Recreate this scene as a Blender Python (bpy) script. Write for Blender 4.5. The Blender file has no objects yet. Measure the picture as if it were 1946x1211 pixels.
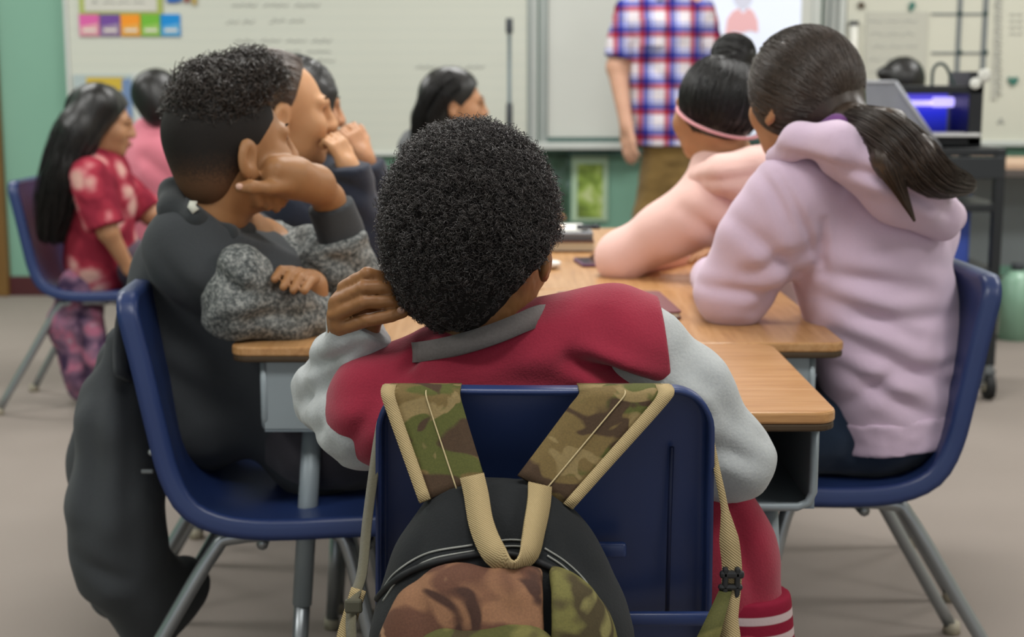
import bpy, bmesh, math, random
import numpy as np
from mathutils import Vector, Matrix
random.seed(7); RNG = np.random.default_rng(7)
SC = bpy.context.scene; COL = SC.collection

# ------------------------------------------------------------------ camera, world, lights, exposure
F, TH, HC = 2770.0, math.radians(9.34), 1.11
cam = bpy.data.objects.new('camera', bpy.data.cameras.new('camera')); COL.objects.link(cam)
cam.location = (0, 0, HC); cam.rotation_euler = (math.pi/2 - TH, 0, 0)
cam.data.sensor_width = 36; cam.data.lens = F/1946*36
cam.data.clip_start = .05
cam.data.dof.use_dof = True; cam.data.dof.focus_distance = 1.63; cam.data.dof.aperture_fstop = 5.6
SC.camera = cam
w = bpy.data.worlds.new('world'); SC.world = w; w.use_nodes = True
w.node_tree.nodes['Background'].inputs[0].default_value = (.93, .97, 1, 1)
w.node_tree.nodes['Background'].inputs[1].default_value = .85
def area(name, loc, size, power, col=(1, .995, .97), rot=(0, 0, 0)):
    l = bpy.data.lights.new(name, 'AREA'); l.shape = 'RECTANGLE'; l.size, l.size_y = size; l.energy = power; l.color = col
    o = bpy.data.objects.new(name, l); COL.objects.link(o); o.location = loc; o.rotation_euler = rot
    return o
for ix, x in enumerate((-2.6, .1, 2.8)):
    for y, power in ((.9, 36), (3.4, 47), (5.9, 46)):
        area('ceiling_light', (x, y, 2.72), (1.25, .62), power)
SC.view_settings.view_transform = 'Standard'; SC.view_settings.look = 'None'
SC.view_settings.exposure = 0.0; SC.view_settings.gamma = 1; SC.view_settings.use_curve_mapping = False

# ------------------------------------------------------------------ helpers: pixels to metres, vectors
def V(*a): return np.array(a, float)
def ray(px, py):
    x = (px-973)/F; y = -(py-605.5)/F
    return V(x, y*math.sin(TH)+math.cos(TH), y*math.cos(TH)-math.sin(TH))
def at(px, py, Y):                       # the point of the room on that line of sight, Y metres in front of the camera
    d = ray(px, py); t = Y/d[1]; return V(d[0]*t, Y, HC+d[2]*t)
def onz(px, py, z):
    d = ray(px, py); t = (z-HC)/d[2]; return V(d[0]*t, d[1]*t, z)
def nrm(v):
    v = np.asarray(v, float); return v/(np.linalg.norm(v)+1e-12)
def lerp(a, b, t): return a+(b-a)*t

# ------------------------------------------------------------------ helpers: objects
def thing(name, label, cat, loc=(0, 0, 0), rz=0, group=None):
    o = bpy.data.objects.new(name, None); COL.objects.link(o); o.empty_display_size = .05
    o.location = loc; o.rotation_euler = (0, 0, rz); o['label'] = label; o['category'] = cat
    if group: o['group'] = group
    return o
def tag(o, label, cat, group=None):
    o['label'] = label; o['category'] = cat
    if group: o['group'] = group
    return o
def mesh(name, verts, faces, mat, parent=None, smooth=True, world=False):
    """faces: an (n,k) array or a list of lists / arrays. world=True: verts are given in room coordinates although the parent stands elsewhere"""
    me = bpy.data.meshes.new(name)
    verts = np.asarray(verts, np.float32)
    if isinstance(faces, np.ndarray): flist = [faces]
    else:
        by = {}
        for f in faces:
            if isinstance(f, np.ndarray) and f.ndim == 2: by.setdefault(f.shape[1], []).append(f)
            else: by.setdefault(len(f), []).append(np.asarray([f]))
        flist = [np.concatenate(v) for v in by.values()]
    loops = np.concatenate([f.ravel() for f in flist]).astype(np.int32)
    tot = np.concatenate([np.full(len(f), f.shape[1]) for f in flist]).astype(np.int32)
    start = np.concatenate([[0], np.cumsum(tot)[:-1]]).astype(np.int32)
    me.vertices.add(len(verts)); me.vertices.foreach_set('co', verts.ravel())
    me.loops.add(len(loops)); me.loops.foreach_set('vertex_index', loops)
    me.polygons.add(len(tot)); me.polygons.foreach_set('loop_start', start)
    me.polygons.foreach_set('use_smooth', np.full(len(tot), bool(smooth)))
    me.update(calc_edges=True); me.validate()
    if mat: me.materials.append(mat)
    o = bpy.data.objects.new(name, me); COL.objects.link(o)
    if parent is not None:
        o.parent = parent
        if world: o.matrix_parent_inverse = parent_world(parent).inverted()
    return o
def parent_world(p):
    m = Matrix.LocRotScale(p.location, p.rotation_euler, p.scale)
    if p.parent is not None: m = parent_world(p.parent) @ p.matrix_parent_inverse @ m
    return m
class G:
    """collects shapes into one mesh"""
    def __init__(s): s.v = []; s.f = []; s.n = 0
    def add(s, v, f):
        v = np.asarray(v, float)
        for a in (f if isinstance(f, list) else [f]):
            a = np.asarray(a)
            if a.ndim == 1: a = a[None]
            s.f.append(a+s.n)
        s.v.append(v); s.n += len(v); return s
    def box(s, c, size, rot=None, bev=0):
        bm = bmesh.new(); bmesh.ops.create_cube(bm, size=1)
        for v in bm.verts: v.co = Vector((v.co.x*size[0], v.co.y*size[1], v.co.z*size[2]))
        if bev: bmesh.ops.bevel(bm, geom=bm.edges[:], offset=bev, segments=2, profile=.5, affect='EDGES')
        return s.bm(bm, c, rot)
    def bm(s, bm, c=(0, 0, 0), rot=None):
        bm.verts.index_update()
        v = np.array([x.co[:] for x in bm.verts]); f = [np.array([x.index for x in p.verts]) for p in bm.faces]; bm.free()
        if rot is not None: v = v @ np.array(rot).T
        return s.add(v+np.asarray(c, float), f)
    def tube(s, pts, r, n=10, caps=True, closed=False, flat=None):
        v, f = tube(pts, r, n, caps, closed, flat); return s.add(v, f)
    def sphere(s, c, r, n=12):
        bm = bmesh.new(); bmesh.ops.create_uvsphere(bm, u_segments=n, v_segments=max(6, n//2+2), radius=1)
        rr = np.ones(3)*r
        for v in bm.verts: v.co = Vector((v.co.x*rr[0], v.co.y*rr[1], v.co.z*rr[2]))
        return s.bm(bm, c)
    def prism(s, pts, z0, z1, bev=0):
        """pts: outline in xy, raised from z0 to z1"""
        bm = bmesh.new()
        f = bm.faces.new([bm.verts.new((p[0], p[1], z0)) for p in pts])
        r = bmesh.ops.extrude_face_region(bm, geom=[f])
        bmesh.ops.translate(bm, verts=[x for x in r['geom'] if isinstance(x, bmesh.types.BMVert)], vec=(0, 0, z1-z0))
        bmesh.ops.recalc_face_normals(bm, faces=bm.faces[:])
        if bev:
            ed = [e for e in bm.edges if abs(e.verts[0].co.z-e.verts[1].co.z) < 1e-6]
            bmesh.ops.bevel(bm, geom=ed, offset=bev, segments=2, profile=.5, affect='EDGES')
        return s.bm(bm)
    def go(s, name, mat, parent=None, smooth=False, world=False):
        return mesh(name, np.concatenate(s.v), s.f, mat, parent, smooth, world)
def frames(pts, closed=False):
    pts = np.asarray(pts, float); n = len(pts)
    if closed: t = np.roll(pts, -1, 0)-np.roll(pts, 1, 0)
    else: t = np.gradient(pts, axis=0)
    t /= np.linalg.norm(t, axis=1)[:, None]+1e-12
    u = np.cross(t[0], (0, 0, 1.)); 
    if np.linalg.norm(u) < 1e-3: u = np.cross(t[0], (0, 1., 0))
    u = nrm(u); us = [u]
    for i in range(1, n):
        u = us[-1]-t[i]*np.dot(us[-1], t[i]); us.append(nrm(u))
    us = np.array(us); return t, us, np.cross(t, us)
def tube(pts, r, n=10, caps=True, closed=False, flat=None):
    pts = np.asarray(pts, float); m = len(pts); t, a, b = frames(pts, closed)
    r = np.broadcast_to(np.asarray(r, float), (m,)); r2 = r if flat is None else r*flat
    th = np.arange(n)*2*math.pi/n
    v = (pts[:, None]+r[:, None, None]*np.cos(th)[None, :, None]*a[:, None]+r2[:, None, None]*np.sin(th)[None, :, None]*b[:, None]).reshape(-1, 3)
    i = np.arange(m if closed else m-1)[:, None]; j = np.arange(n)[None]
    i2 = (i+1) % m; j2 = (j+1) % n
    f = [np.stack([i*n+j, i*n+j2, i2*n+j2, i2*n+j], -1).reshape(-1, 4)]
    if caps and not closed:
        f.append(np.arange(n)[::-1][None].copy()); f.append((np.arange(n)+(m-1)*n)[None])
    return v, f
def spline(pts, n=24, closed=False):
    """Catmull-Rom through pts"""
    p = np.asarray(pts, float); m = len(p)
    if closed: q = np.concatenate([p[-1:], p, p[:2]]); segs = m
    else: q = np.concatenate([2*p[:1]-p[1:2], p, 2*p[-1:]-p[-2:-1]]); segs = m-1
    u = np.linspace(0, segs, n, endpoint=not closed); k = np.minimum(u.astype(int), segs-1); t = (u-k)[:, None]
    a, b, c, d = q[k], q[k+1], q[k+2], q[k+3]
    return .5*(2*b+(c-a)*t+(2*a-5*b+4*c-d)*t*t+(3*b-a-3*c+d)*t**3)
def band(pts, wdir, width, thick, nrmdir=None):
    """flat webbing along pts; wdir: direction(s) of its width"""
    pts = np.asarray(pts, float); m = len(pts); t = np.gradient(pts, axis=0); t /= np.linalg.norm(t, axis=1)[:, None]
    wd = np.broadcast_to(np.asarray(wdir, float), (m, 3)); wd = wd-t*np.sum(wd*t, 1)[:, None]; wd = wd/np.linalg.norm(wd, axis=1)[:, None]
    nn = np.cross(t, wd); wv = np.broadcast_to(np.asarray(width, float), (m,))[:, None]/2
    c = [pts-wd*wv-nn*thick/2, pts+wd*wv-nn*thick/2, pts+wd*wv+nn*thick/2, pts-wd*wv+nn*thick/2]
    v = np.stack(c, 1).reshape(-1, 3)
    i = np.arange(m-1)[:, None]; j = np.arange(4)[None]
    f = [np.stack([i*4+j, i*4+(j+1) % 4, (i+1)*4+(j+1) % 4, (i+1)*4+j], -1).reshape(-1, 4), np.array([[3, 2, 1, 0]]), np.array([[0, 1, 2, 3]])+(m-1)*4]
    return v, f
def rrect(x0, x1, y0, y1, r, n=5):
    out = []
    for cx, cy, a in ((x1-r, y1-r, 0), (x0+r, y1-r, 90), (x0+r, y0+r, 180), (x1-r, y0+r, 270)):
        for k in range(n+1):
            t = math.radians(a+90*k/n); out.append((cx+r*math.cos(t), cy+r*math.sin(t)))
    return out

def strip(A, B, th, cols=5):
    """flat cloth between two edge lines A and B"""
    A, B = np.asarray(A, float), np.asarray(B, float); m = len(A); u = np.linspace(0, 1, cols)
    P = A[:, None]+(B-A)[:, None]*u[None, :, None]
    n = np.cross(np.gradient(P, axis=0), (B-A)[:, None]); n /= np.linalg.norm(n, axis=2)[..., None]+1e-12
    v = np.concatenate([(P-n*th/2).reshape(-1, 3), (P+n*th/2).reshape(-1, 3)]); i = np.arange(m-1)[:, None]; j = np.arange(cols-1)[None]; K = m*cols
    a = np.stack([i*cols+j, i*cols+j+1, (i+1)*cols+j+1, (i+1)*cols+j], -1).reshape(-1, 4); f = [a, a[:, ::-1]+K]
    i = np.arange(m-1); f += [np.stack([i*cols+K, i*cols, (i+1)*cols, (i+1)*cols+K], -1), np.stack([i*cols+cols-1, i*cols+cols-1+K, (i+1)*cols+cols-1+K, (i+1)*cols+cols-1], -1)]
    j = np.arange(cols-1); f += [np.stack([j, j+K, j+1+K, j+1], -1), np.stack([j+(m-1)*cols+K, j+(m-1)*cols, j+1+(m-1)*cols, j+1+(m-1)*cols+K], -1)]
    return v, f

# ------------------------------------------------------------------ helpers: noise
def _hash(i, j, k, s):
    h = (i*374761393+j*668265263+k*2147483647+s*1274126177) & 0xffffffff
    h = ((h ^ (h >> 13))*1274126177) & 0xffffffff
    return ((h ^ (h >> 16)) & 0xffff)/65535.0*2-1
def noise(p, seed=0):
    p = np.asarray(p, float); b = np.floor(p).astype(np.int64); f = p-b; u = f*f*(3-2*f); r = 0
    for dx in (0, 1):
        for dy in (0, 1):
            for dz in (0, 1):
                wgt = (u[:, 0] if dx else 1-u[:, 0])*(u[:, 1] if dy else 1-u[:, 1])*(u[:, 2] if dz else 1-u[:, 2])
                r = r+wgt*_hash(b[:, 0]+dx, b[:, 1]+dy, b[:, 2]+dz, seed)
    return r

# ------------------------------------------------------------------ helpers: blended solids (bodies, clothes, hair), meshed by surface nets
class Solid:
    def __init__(s): s.p = []; s.cuts = []
    def cone(s, a, b, ra, rb=None, k=.03, flat=None, sub=False):
        """flat=(direction, factor): thinner in that direction"""
        s.p.append(('c', np.asarray(a, float), np.asarray(b, float), ra, ra if rb is None else rb, k, flat, sub)); return s
    def chain(s, pts, rs, k=.02, flat=None):
        for i in range(len(pts)-1): s.cone(pts[i], pts[i+1], rs[i], rs[i+1], k, flat)
        return s
    def ell(s, c, r, R=None, k=.03, sub=False):
        s.p.append(('e', np.asarray(c, float), np.ones(3)*r, np.eye(3) if R is None else np.asarray(R), k, sub)); return s
    def cut(s, pt, n):                     # removes the side n points to
        s.cuts.append((np.asarray(pt, float), nrm(n))); return s
    def grow(s, d):
        o = Solid(); o.cuts = list(s.cuts)
        for q in s.p:
            if q[0] == 'c': o.p.append(('c', q[1], q[2], q[3]+d, q[4]+d)+q[5:])
            else: o.p.append(('e', q[1], q[2]+d)+q[3:])
        return o
    def field(s, h):
        lo, hi = np.full(3, 1e9), np.full(3, -1e9); bbs = []
        for q in s.p:
            if q[0] == 'c':
                R = max(q[3], q[4]); l, u = np.minimum(q[1], q[2])-R, np.maximum(q[1], q[2])+R; k, sub = q[5], q[7]
            else:
                ext = np.sqrt(((q[3]*q[2][None])**2).sum(1)); l, u = q[1]-ext, q[1]+ext; k, sub = q[4], q[5]
            bbs.append((l, u, k))
            if not sub: lo = np.minimum(lo, l-k*.5); hi = np.maximum(hi, u+k*.5)
        lo -= 3*h; n = np.ceil((hi+3*h-lo)/h).astype(int)+1
        f = np.full(n, .3, np.float32)
        ax = [(lo[i]+np.arange(n[i])*h).astype(np.float32) for i in range(3)]
        for q, (l, u, k) in zip(s.p, bbs):
            m = k+2.5*h
            i0 = np.clip(((l-m-lo)/h).astype(int), 0, n); i1 = np.clip(((u+m-lo)/h).astype(int)+2, 0, n)
            if (i1 <= i0).any(): continue
            X = ax[0][i0[0]:i1[0], None, None]; Y = ax[1][None, i0[1]:i1[1], None]; Z = ax[2][None, None, i0[2]:i1[2]]
            if q[0] == 'c':
                _, a, b, ra, rb, k, flat, sub = q; ba = b-a; L = float(ba@ba)+1e-12
                t = np.clip(((X-a[0])*ba[0]+(Y-a[1])*ba[1]+(Z-a[2])*ba[2])/L, 0, 1)
                dx, dy, dz = X-a[0]-t*ba[0], Y-a[1]-t*ba[1], Z-a[2]-t*ba[2]
                d2 = dx*dx+dy*dy+dz*dz
                if flat is not None:
                    fd, q2 = nrm(flat[0]), flat[1]; c = dx*fd[0]+dy*fd[1]+dz*fd[2]; d2 = d2+(q2*q2-1)*c*c
                d = np.sqrt(d2)-(ra+t*(rb-ra))
                if flat is not None: d = d/(.5+.5*flat[1])
            else:
                _, c, r, R, k, sub = q; dx, dy, dz = X-c[0], Y-c[1], Z-c[2]; k0 = 0; k1 = 0
                for j in range(3):
                    e = dx*R[0, j]+dy*R[1, j]+dz*R[2, j]; e = e/r[j]; k0 = k0+e*e; e = e/r[j]; k1 = k1+e*e
                k0 = np.sqrt(k0); d = k0*(k0-1)/(np.sqrt(k1)+1e-9)
            g = f[i0[0]:i1[0], i0[1]:i1[1], i0[2]:i1[2]]
            if sub:
                hh = np.maximum(k-np.abs(g+d), 0)/k; g[...] = np.maximum(g, -d)+hh*hh*k*.25
            else:
                hh = np.maximum(k-np.abs(g-d), 0)/k; g[...] = np.minimum(g, d)-hh*hh*k*.25
        for pt, nn in s.cuts:
            pl = ((ax[0][:, None, None]-pt[0])*nn[0]+(ax[1][None, :, None]-pt[1])*nn[1]+(ax[2][None, None, :]-pt[2])*nn[2])
            f = np.maximum(f, pl)
        return f, lo
    def mesh(s, h):
        f, lo = s.field(h); return nets(f, lo, h)
    def go(s, name, mat, parent=None, h=.006, disp=None, world=True):
        v, q = s.mesh(h)
        if disp is not None: v = v+disp(v, normals(v, q))
        return mesh(name, v, q, mat, parent, True, world)
def nets(f, lo, h):
    s = f < 0; n = np.array(f.shape)
    c = np.zeros(n-1, np.int8)
    for a in (0, 1):
        for b in (0, 1):
            for d in (0, 1): c += s[a:n[0]-1+a, b:n[1]-1+b, d:n[2]-1+d]
    idx = np.argwhere((c > 0) & (c < 8)); pos = np.zeros((len(idx), 3)); cnt = np.zeros(len(idx))
    ii, jj, kk = idx.T
    cor = [(a, b, d) for a in (0, 1) for b in (0, 1) for d in (0, 1)]
    val = {q: f[ii+q[0], jj+q[1], kk+q[2]] for q in cor}
    for q in cor:
        for x in range(3):
            if q[x] == 0:
                q2 = tuple(1 if y == x else q[y] for y in range(3)); a, b = val[q], val[q2]; m = (a < 0) != (b < 0)
                t = np.where(m, a/np.where(m, a-b, 1), 0)
                p = np.tile(np.array(q, float), (len(idx), 1)); p[:, x] = t
                pos[m] += p[m]; cnt[m] += 1
    v = lo+h*(idx+pos/cnt[:, None])
    vid = np.full(n-1, -1, np.int64); vid[ii, jj, kk] = np.arange(len(idx)); out = []
    for x in range(3):
        y, z = (x+1) % 3, (x+2) % 3
        sl0 = [slice(None)]*3; sl1 = [slice(None)]*3; sl0[x] = slice(0, -1); sl1[x] = slice(1, None)
        e = np.argwhere(s[tuple(sl0)] != s[tuple(sl1)])
        e = e[(e[:, y] > 0) & (e[:, z] > 0) & (e[:, y] < n[y]-1) & (e[:, z] < n[z]-1)]
        if not len(e): continue
        oy = np.zeros(3, int); oy[y] = 1; oz = np.zeros(3, int); oz[z] = 1
        g = lambda q: vid[q[:, 0], q[:, 1], q[:, 2]]
        quad = np.stack([g(e-oy-oz), g(e-oz), g(e), g(e-oy)], 1)
        inside = s[e[:, 0], e[:, 1], e[:, 2]]
        quad[~inside] = quad[~inside][:, ::-1]; out.append(quad)
    return v, np.concatenate(out)
def normals(v, q):
    nn = np.cross(v[q[:, 2]]-v[q[:, 0]], v[q[:, 3]]-v[q[:, 1]]); r = np.zeros_like(v)
    for k in range(4):
        for a in range(3): r[:, a] += np.bincount(q[:, k], nn[:, a], len(v))
    return r/(np.linalg.norm(r, axis=1)[:, None]+1e-12)
def folds(lines, amp=.006, seed=0, rough=.0025, scale=14):
    """cloth folds: each line (a, b, width, depth) presses a groove seen along the room's depth; plus soft creases"""
    def d(v, n):
        o = rough*noise(v*scale*np.array([1, 1, 1.6]), seed)+rough*.6*noise(v*scale*2.3, seed+1)
        for a, b, wd, dep in lines:
            a, b = np.asarray(a), np.asarray(b); ba = (b-a)[[0, 2]]; p = v[:, [0, 2]]-a[[0, 2]]
            t = np.clip(p@ba/(ba@ba), 0, 1); dd = np.linalg.norm(p-t[:, None]*ba, axis=1)
            near = np.exp(-((v[:, 1]-(a[1]+t*(b[1]-a[1])))/.12)**2)
            fade = np.sin(np.pi*np.clip(.12+.76*t, 0, 1))
            o = o-dep*fade*near*(np.exp(-(dd/wd)**2)-.38*np.exp(-((dd-2.1*wd)/(1.2*wd))**2))
        return n*o[:, None]
    return d

# ------------------------------------------------------------------ helpers: materials
def srgb(c):
    if isinstance(c, str): c = [int(c[i:i+2], 16)/255 for i in (0, 2, 4)]
    return tuple(x/12.92 if x <= .04045 else ((x+.055)/1.055)**2.4 for x in c)+(1,)
class Mat:
    def __init__(s, name, rough=.6, spec=.3):
        s.m = bpy.data.materials.new(name); s.m.use_nodes = True; s.t = s.m.node_tree; s.b = s.t.nodes['Principled BSDF']
        s.b.inputs['Roughness'].default_value = rough; s.b.inputs['Specular IOR Level'].default_value = spec
        s.co = s.t.nodes.new('ShaderNodeTexCoord').outputs['Object']
    def n(s, kind, **kw):
        x = s.t.nodes.new('ShaderNode'+kind)
        for k, v in kw.items():
            if k in x.inputs: 
                if hasattr(v, 'is_output'): s.t.links.new(v, x.inputs[k])
                else: x.inputs[k].default_value = v
            else: setattr(x, k, v)
        return x
    def link(s, a, b): s.t.links.new(a, b)
    def map(s, scale=(1, 1, 1), rot=(0, 0, 0), loc=(0, 0, 0)):
        x = s.n('Mapping'); s.link(s.co, x.inputs[0]); x.inputs['Scale'].default_value = scale; x.inputs['Rotation'].default_value = rot; x.inputs['Location'].default_value = loc
        return x.outputs[0]
    def noise(s, scale, detail=3, vec=None, rough=.5, dist=0):
        x = s.n('TexNoise'); s.link(vec or s.co, x.inputs['Vector']); x.inputs['Scale'].default_value = scale; x.inputs['Detail'].default_value = detail
        x.inputs['Roughness'].default_value = rough; x.inputs['Distortion'].default_value = dist; return x.outputs['Fac']
    def ramp(s, fac, stops, interp='LINEAR'):
        x = s.n('ValToRGB'); x.color_ramp.interpolation = interp; s.link(fac, x.inputs[0]); e = x.color_ramp.elements
        while len(e) < len(stops): e.new(.5)
        for q, (p, c) in zip(e, stops): q.position = p; q.color = srgb(c)
        return x.outputs[0]
    def mix(s, fac, a, b, mode='MIX'):
        x = s.n('Mix', data_type='RGBA', blend_type=mode)
        for i, v in ((0, fac), (6, a), (7, b)):
            if hasattr(v, 'is_output'): s.link(v, x.inputs[i])
            else: x.inputs[i].default_value = v if i == 0 or not isinstance(v, str) else srgb(v)
        return x.outputs[2]
    def math(s, op, a, b=0., c=0.):
        x = s.n('Math', operation=op)
        for i, v in enumerate((a, b, c)):
            if hasattr(v, 'is_output'): s.link(v, x.inputs[i])
            else: x.inputs[i].default_value = v
        return x.outputs[0]
    def xyz(s, vec=None):
        x = s.n('SeparateXYZ'); s.link(vec or s.co, x.inputs[0]); return x.outputs
    def col(s, v):
        if hasattr(v, 'is_output'): s.link(v, s.b.inputs['Base Color'])
        else: s.b.inputs['Base Color'].default_value = srgb(v)
        return s
    def bump(s, h, strength=.3, dist=.002):
        x = s.n('Bump'); x.inputs['Strength'].default_value = strength; x.inputs['Distance'].default_value = dist
        s.link(h, x.inputs['Height']); s.link(x.outputs[0], s.b.inputs['Normal']); return s
def plain(name, c, rough=.6, spec=.3, metal=0, var=.06, bump=0, bscale=200, bdist=.001, vs=6):
    m = Mat(name, rough, spec); m.b.inputs['Metallic'].default_value = metal
    a = srgb(c); d = tuple(x*(1-var*2) for x in a[:3])+(1,)
    m.col(m.mix(m.noise(vs, 3), d, a)) if var else m.col(c)
    if bump: m.bump(m.noise(bscale, 2), bump, bdist)
    return m.m
def fabric(name, c, c2=None, rough=.9, grain=420, bump=.35, var=.12, sheen=.15):
    m = Mat(name, rough, .12); a = srgb(c); d = srgb(c2) if c2 else tuple(x*(1-var) for x in a[:3])+(1,)
    g = m.noise(grain, 2); g2 = m.noise(9, 4)
    x = m.mix(m.math('ADD', m.math('MULTIPLY', g, .6), m.math('MULTIPLY', g2, .4)), d, a)
    m.col(x); m.bump(g, bump, .0015)
    m.b.inputs['Sheen Weight'].default_value = sheen; m.b.inputs['Sheen Roughness'].default_value = .6
    return m.m
def skin(name, c, c2, rough=.48):
    m = Mat(name, rough, .35); m.col(m.mix(m.noise(28, 5, rough=.6), c2, c)); m.bump(m.noise(700, 2), .12, .0006)
    m.b.inputs['Subsurface Weight'].default_value = .12; m.b.inputs['Subsurface Radius'].default_value = (.012, .004, .002); m.b.inputs['Subsurface Scale'].default_value = .4
    return m.m
def hairmat(name, c, c2, rough=.42, spec=.45):
    m = Mat(name, rough, spec); m.col(m.mix(m.noise(90, 2), c2, c)); return m.m

# ------------------------------------------------------------------ the room
YB = 7.5
def struct(name, g, mat): 
    o = g.go(name, mat); o['kind'] = 'structure'; return o
m = Mat('green_wall_paint', .55, .25); m.col(m.mix(m.noise(1.3, 3), '719b88', '80a894')); m.bump(m.noise(160, 2), .08, .001); GREEN = m.m
m = Mat('carpet', .95, .1)
m.col(m.mix(m.noise(260, 3), m.mix(m.noise(1.1, 4), '766d66', '8b827a'), m.mix(m.noise(2.6, 4), '9c938c', '8c837c'))); m.bump(m.noise(320, 2), .5, .003); CARPET = m.m
CEIL = plain('ceiling_paint', 'd8d6cd', .9, .1)
SIDE = plain('side_wall_paint', 'c9c8ba', .8, .15)
struct('floor', G().box((0, 2.5, -.05), (9.4, 11, .1)), CARPET)
struct('wall_back', G().box((0, YB+.06, 1.4), (9.4, .12, 2.8)), GREEN)
struct('wall_left', G().box((-4.66, 2.5, 1.4), (.12, 11, 2.8)), GREEN)
struct('wall_right', G().box((4.66, 2.5, 1.4), (.12, 11, 2.8)), SIDE)
struct('ceiling', G().box((0, 2.5, 2.83), (9.4, 11, .08)), CEIL)
struct('baseboard_back', G().box((0, YB-.012, .05), (9.2, .024, .1), bev=.004), plain('maroon_vinyl', '4c2528', .5))
struct('trim_left', G().box((at(-14, 300, YB-.03)[0], YB-.03, 1.05), (.1, .06, 2.1), bev=.006), plain('door_wood', '7a5a30', .45, var=.15))
# ------------------------------------------------------------------ boards and what hangs on the back wall
def flat(px0, px1, py0, py1, Y, th, mat, name, parent=None, bev=.002):
    a, b = at(px0, py1, Y), at(px1, py0, Y)
    return G().box(((a[0]+b[0])/2, Y, (a[2]+b[2])/2), (b[0]-a[0], th, b[2]-a[2]), bev=min(bev, th*.3)).go(name, mat, parent)
BW = 'd6d5c6'
m = Mat('ruled_white_paper', .5, .3)
z = m.xyz()[2]; ln = m.math('LESS_THAN', m.math('FRACT', m.math('MULTIPLY', z, 17.)), .07)
m.col(m.mix(m.math('MULTIPLY', ln, .22), m.mix(m.noise(.9, 2), 'bcbeb2', 'c6c8bd'), '8f9d9d')); PAPER_LINES = m.m
BOARD = plain('whiteboard_enamel', 'c4c6bf', .35, .4, var=.015)
ALU = plain('board_aluminium', '9aa19d', .45, .5, .3)
ALU2 = plain('board_trim_light', 'c3c7c2', .5, .4)
DGREEN = plain('dark_green_rail', '45605a', .6)
INK = plain('grey_marker', 'a3a49f', .7, .1, var=0)
INK2 = plain('dark_marker', '5a6260', .7, .1, var=0)
YF = YB-.03
def squiggle(g, px0, px1, py, h, Y, words=3, r=.0035, seed=0):
    rr = random.Random(seed*97+int(px0)); x = px0
    wlen = (px1-px0)/words
    for wv in range(words):
        n = max(5, int(wlen*.8/4)); pts = []
        for i in range(n):
            pts.append(at(x+wlen*.8*i/(n-1), py+h*.5*math.sin(i*2.1+rr.random())*(.5+rr.random()*.6), Y))
        g.tube(spline(pts, n*3), r, 4); x += wlen
def whiteboard(label, px0, px1, py1, mat, zt=2.3):
    o = thing('whiteboard', label, 'whiteboard', (0, YB, 0))
    a, b = at(px0, py1, YF), at(px1, py1, YF)
    G().box(((a[0]+b[0])/2, YF-YB, (a[2]+zt)/2), (b[0]-a[0], .02, zt-a[2])).go('board_face', mat, o)
    return o, a, b
wb1, a, b = whiteboard('long whiteboard covered in faintly ruled white paper', 143, 1001, 289, PAPER_LINES)
G().box((b[0]+.012, YF-YB, 1.5), (.02, .035, 1.56), bev=.004).go('frame_strip', ALU, wb1)
G().box((a[0]-.012, YF-YB, 1.5), (.02, .035, 1.56), bev=.004).go('frame_strip', ALU2, wb1)
G().box(((a[0]+b[0])/2, YF-YB-.01, a[2]-.008), (b[0]-a[0]+.04, .045, .02), bev=.004).go('frame_strip', ALU2, wb1)
g = G()
for i, (p0, p1, py, h, wv) in enumerate(((440, 620, 10, 7, 3), (430, 490, 42, 9, 2), (512, 585, 40, 10, 2), (445, 640, 78, 9, 4), (470, 640, 98, 4, 3), (600, 645, 115, 6, 1), (790, 930, 128, 6, 3))):
    squiggle(g, p0, p1, py, h, YF-.013, wv, .0022, i)
mesh('handwriting', np.concatenate(g.v)-V(0, YB, 0), g.f, INK, wb1)['kind'] = 'stuff'
wb2, a, b = whiteboard('whiteboard behind the teacher carrying the projected picture', 1041, 1536, 262, BOARD)
G().box((a[0]-.025, YF-YB-.005, 1.52), (.045, .05, 1.5), bev=.006).go('frame_strip', ALU, wb2)
G().box((b[0]+.02, YF-YB, 1.52), (.045, .04, 1.5), bev=.006).go('frame_strip', ALU2, wb2)
G().box(((a[0]+b[0])/2, YF-YB-.005, a[2]-.012), (b[0]-a[0]+.09, .04, .03), bev=.004).go('frame_strip', DGREEN, wb2)
t0, t1 = at(1020, 277, YF-.03), at(1180, 277, YF-.03)
G().box(((t0[0]+t1[0])/2, YF-YB-.05, t0[2]), (t1[0]-t0[0], .09, .035), bev=.006).go('pen_tray', ALU2, wb2)
G().box(((a[0]+b[0])/2+.1, YF-YB-.02, t0[2]-.035), (b[0]-a[0], .04, .03), bev=.006).go('tray_rail', DGREEN, wb2)
flat(1006, 1022, -160, 282, YB-.012, .02, ALU2, 'trim_1')['kind'] = 'structure'
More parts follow.
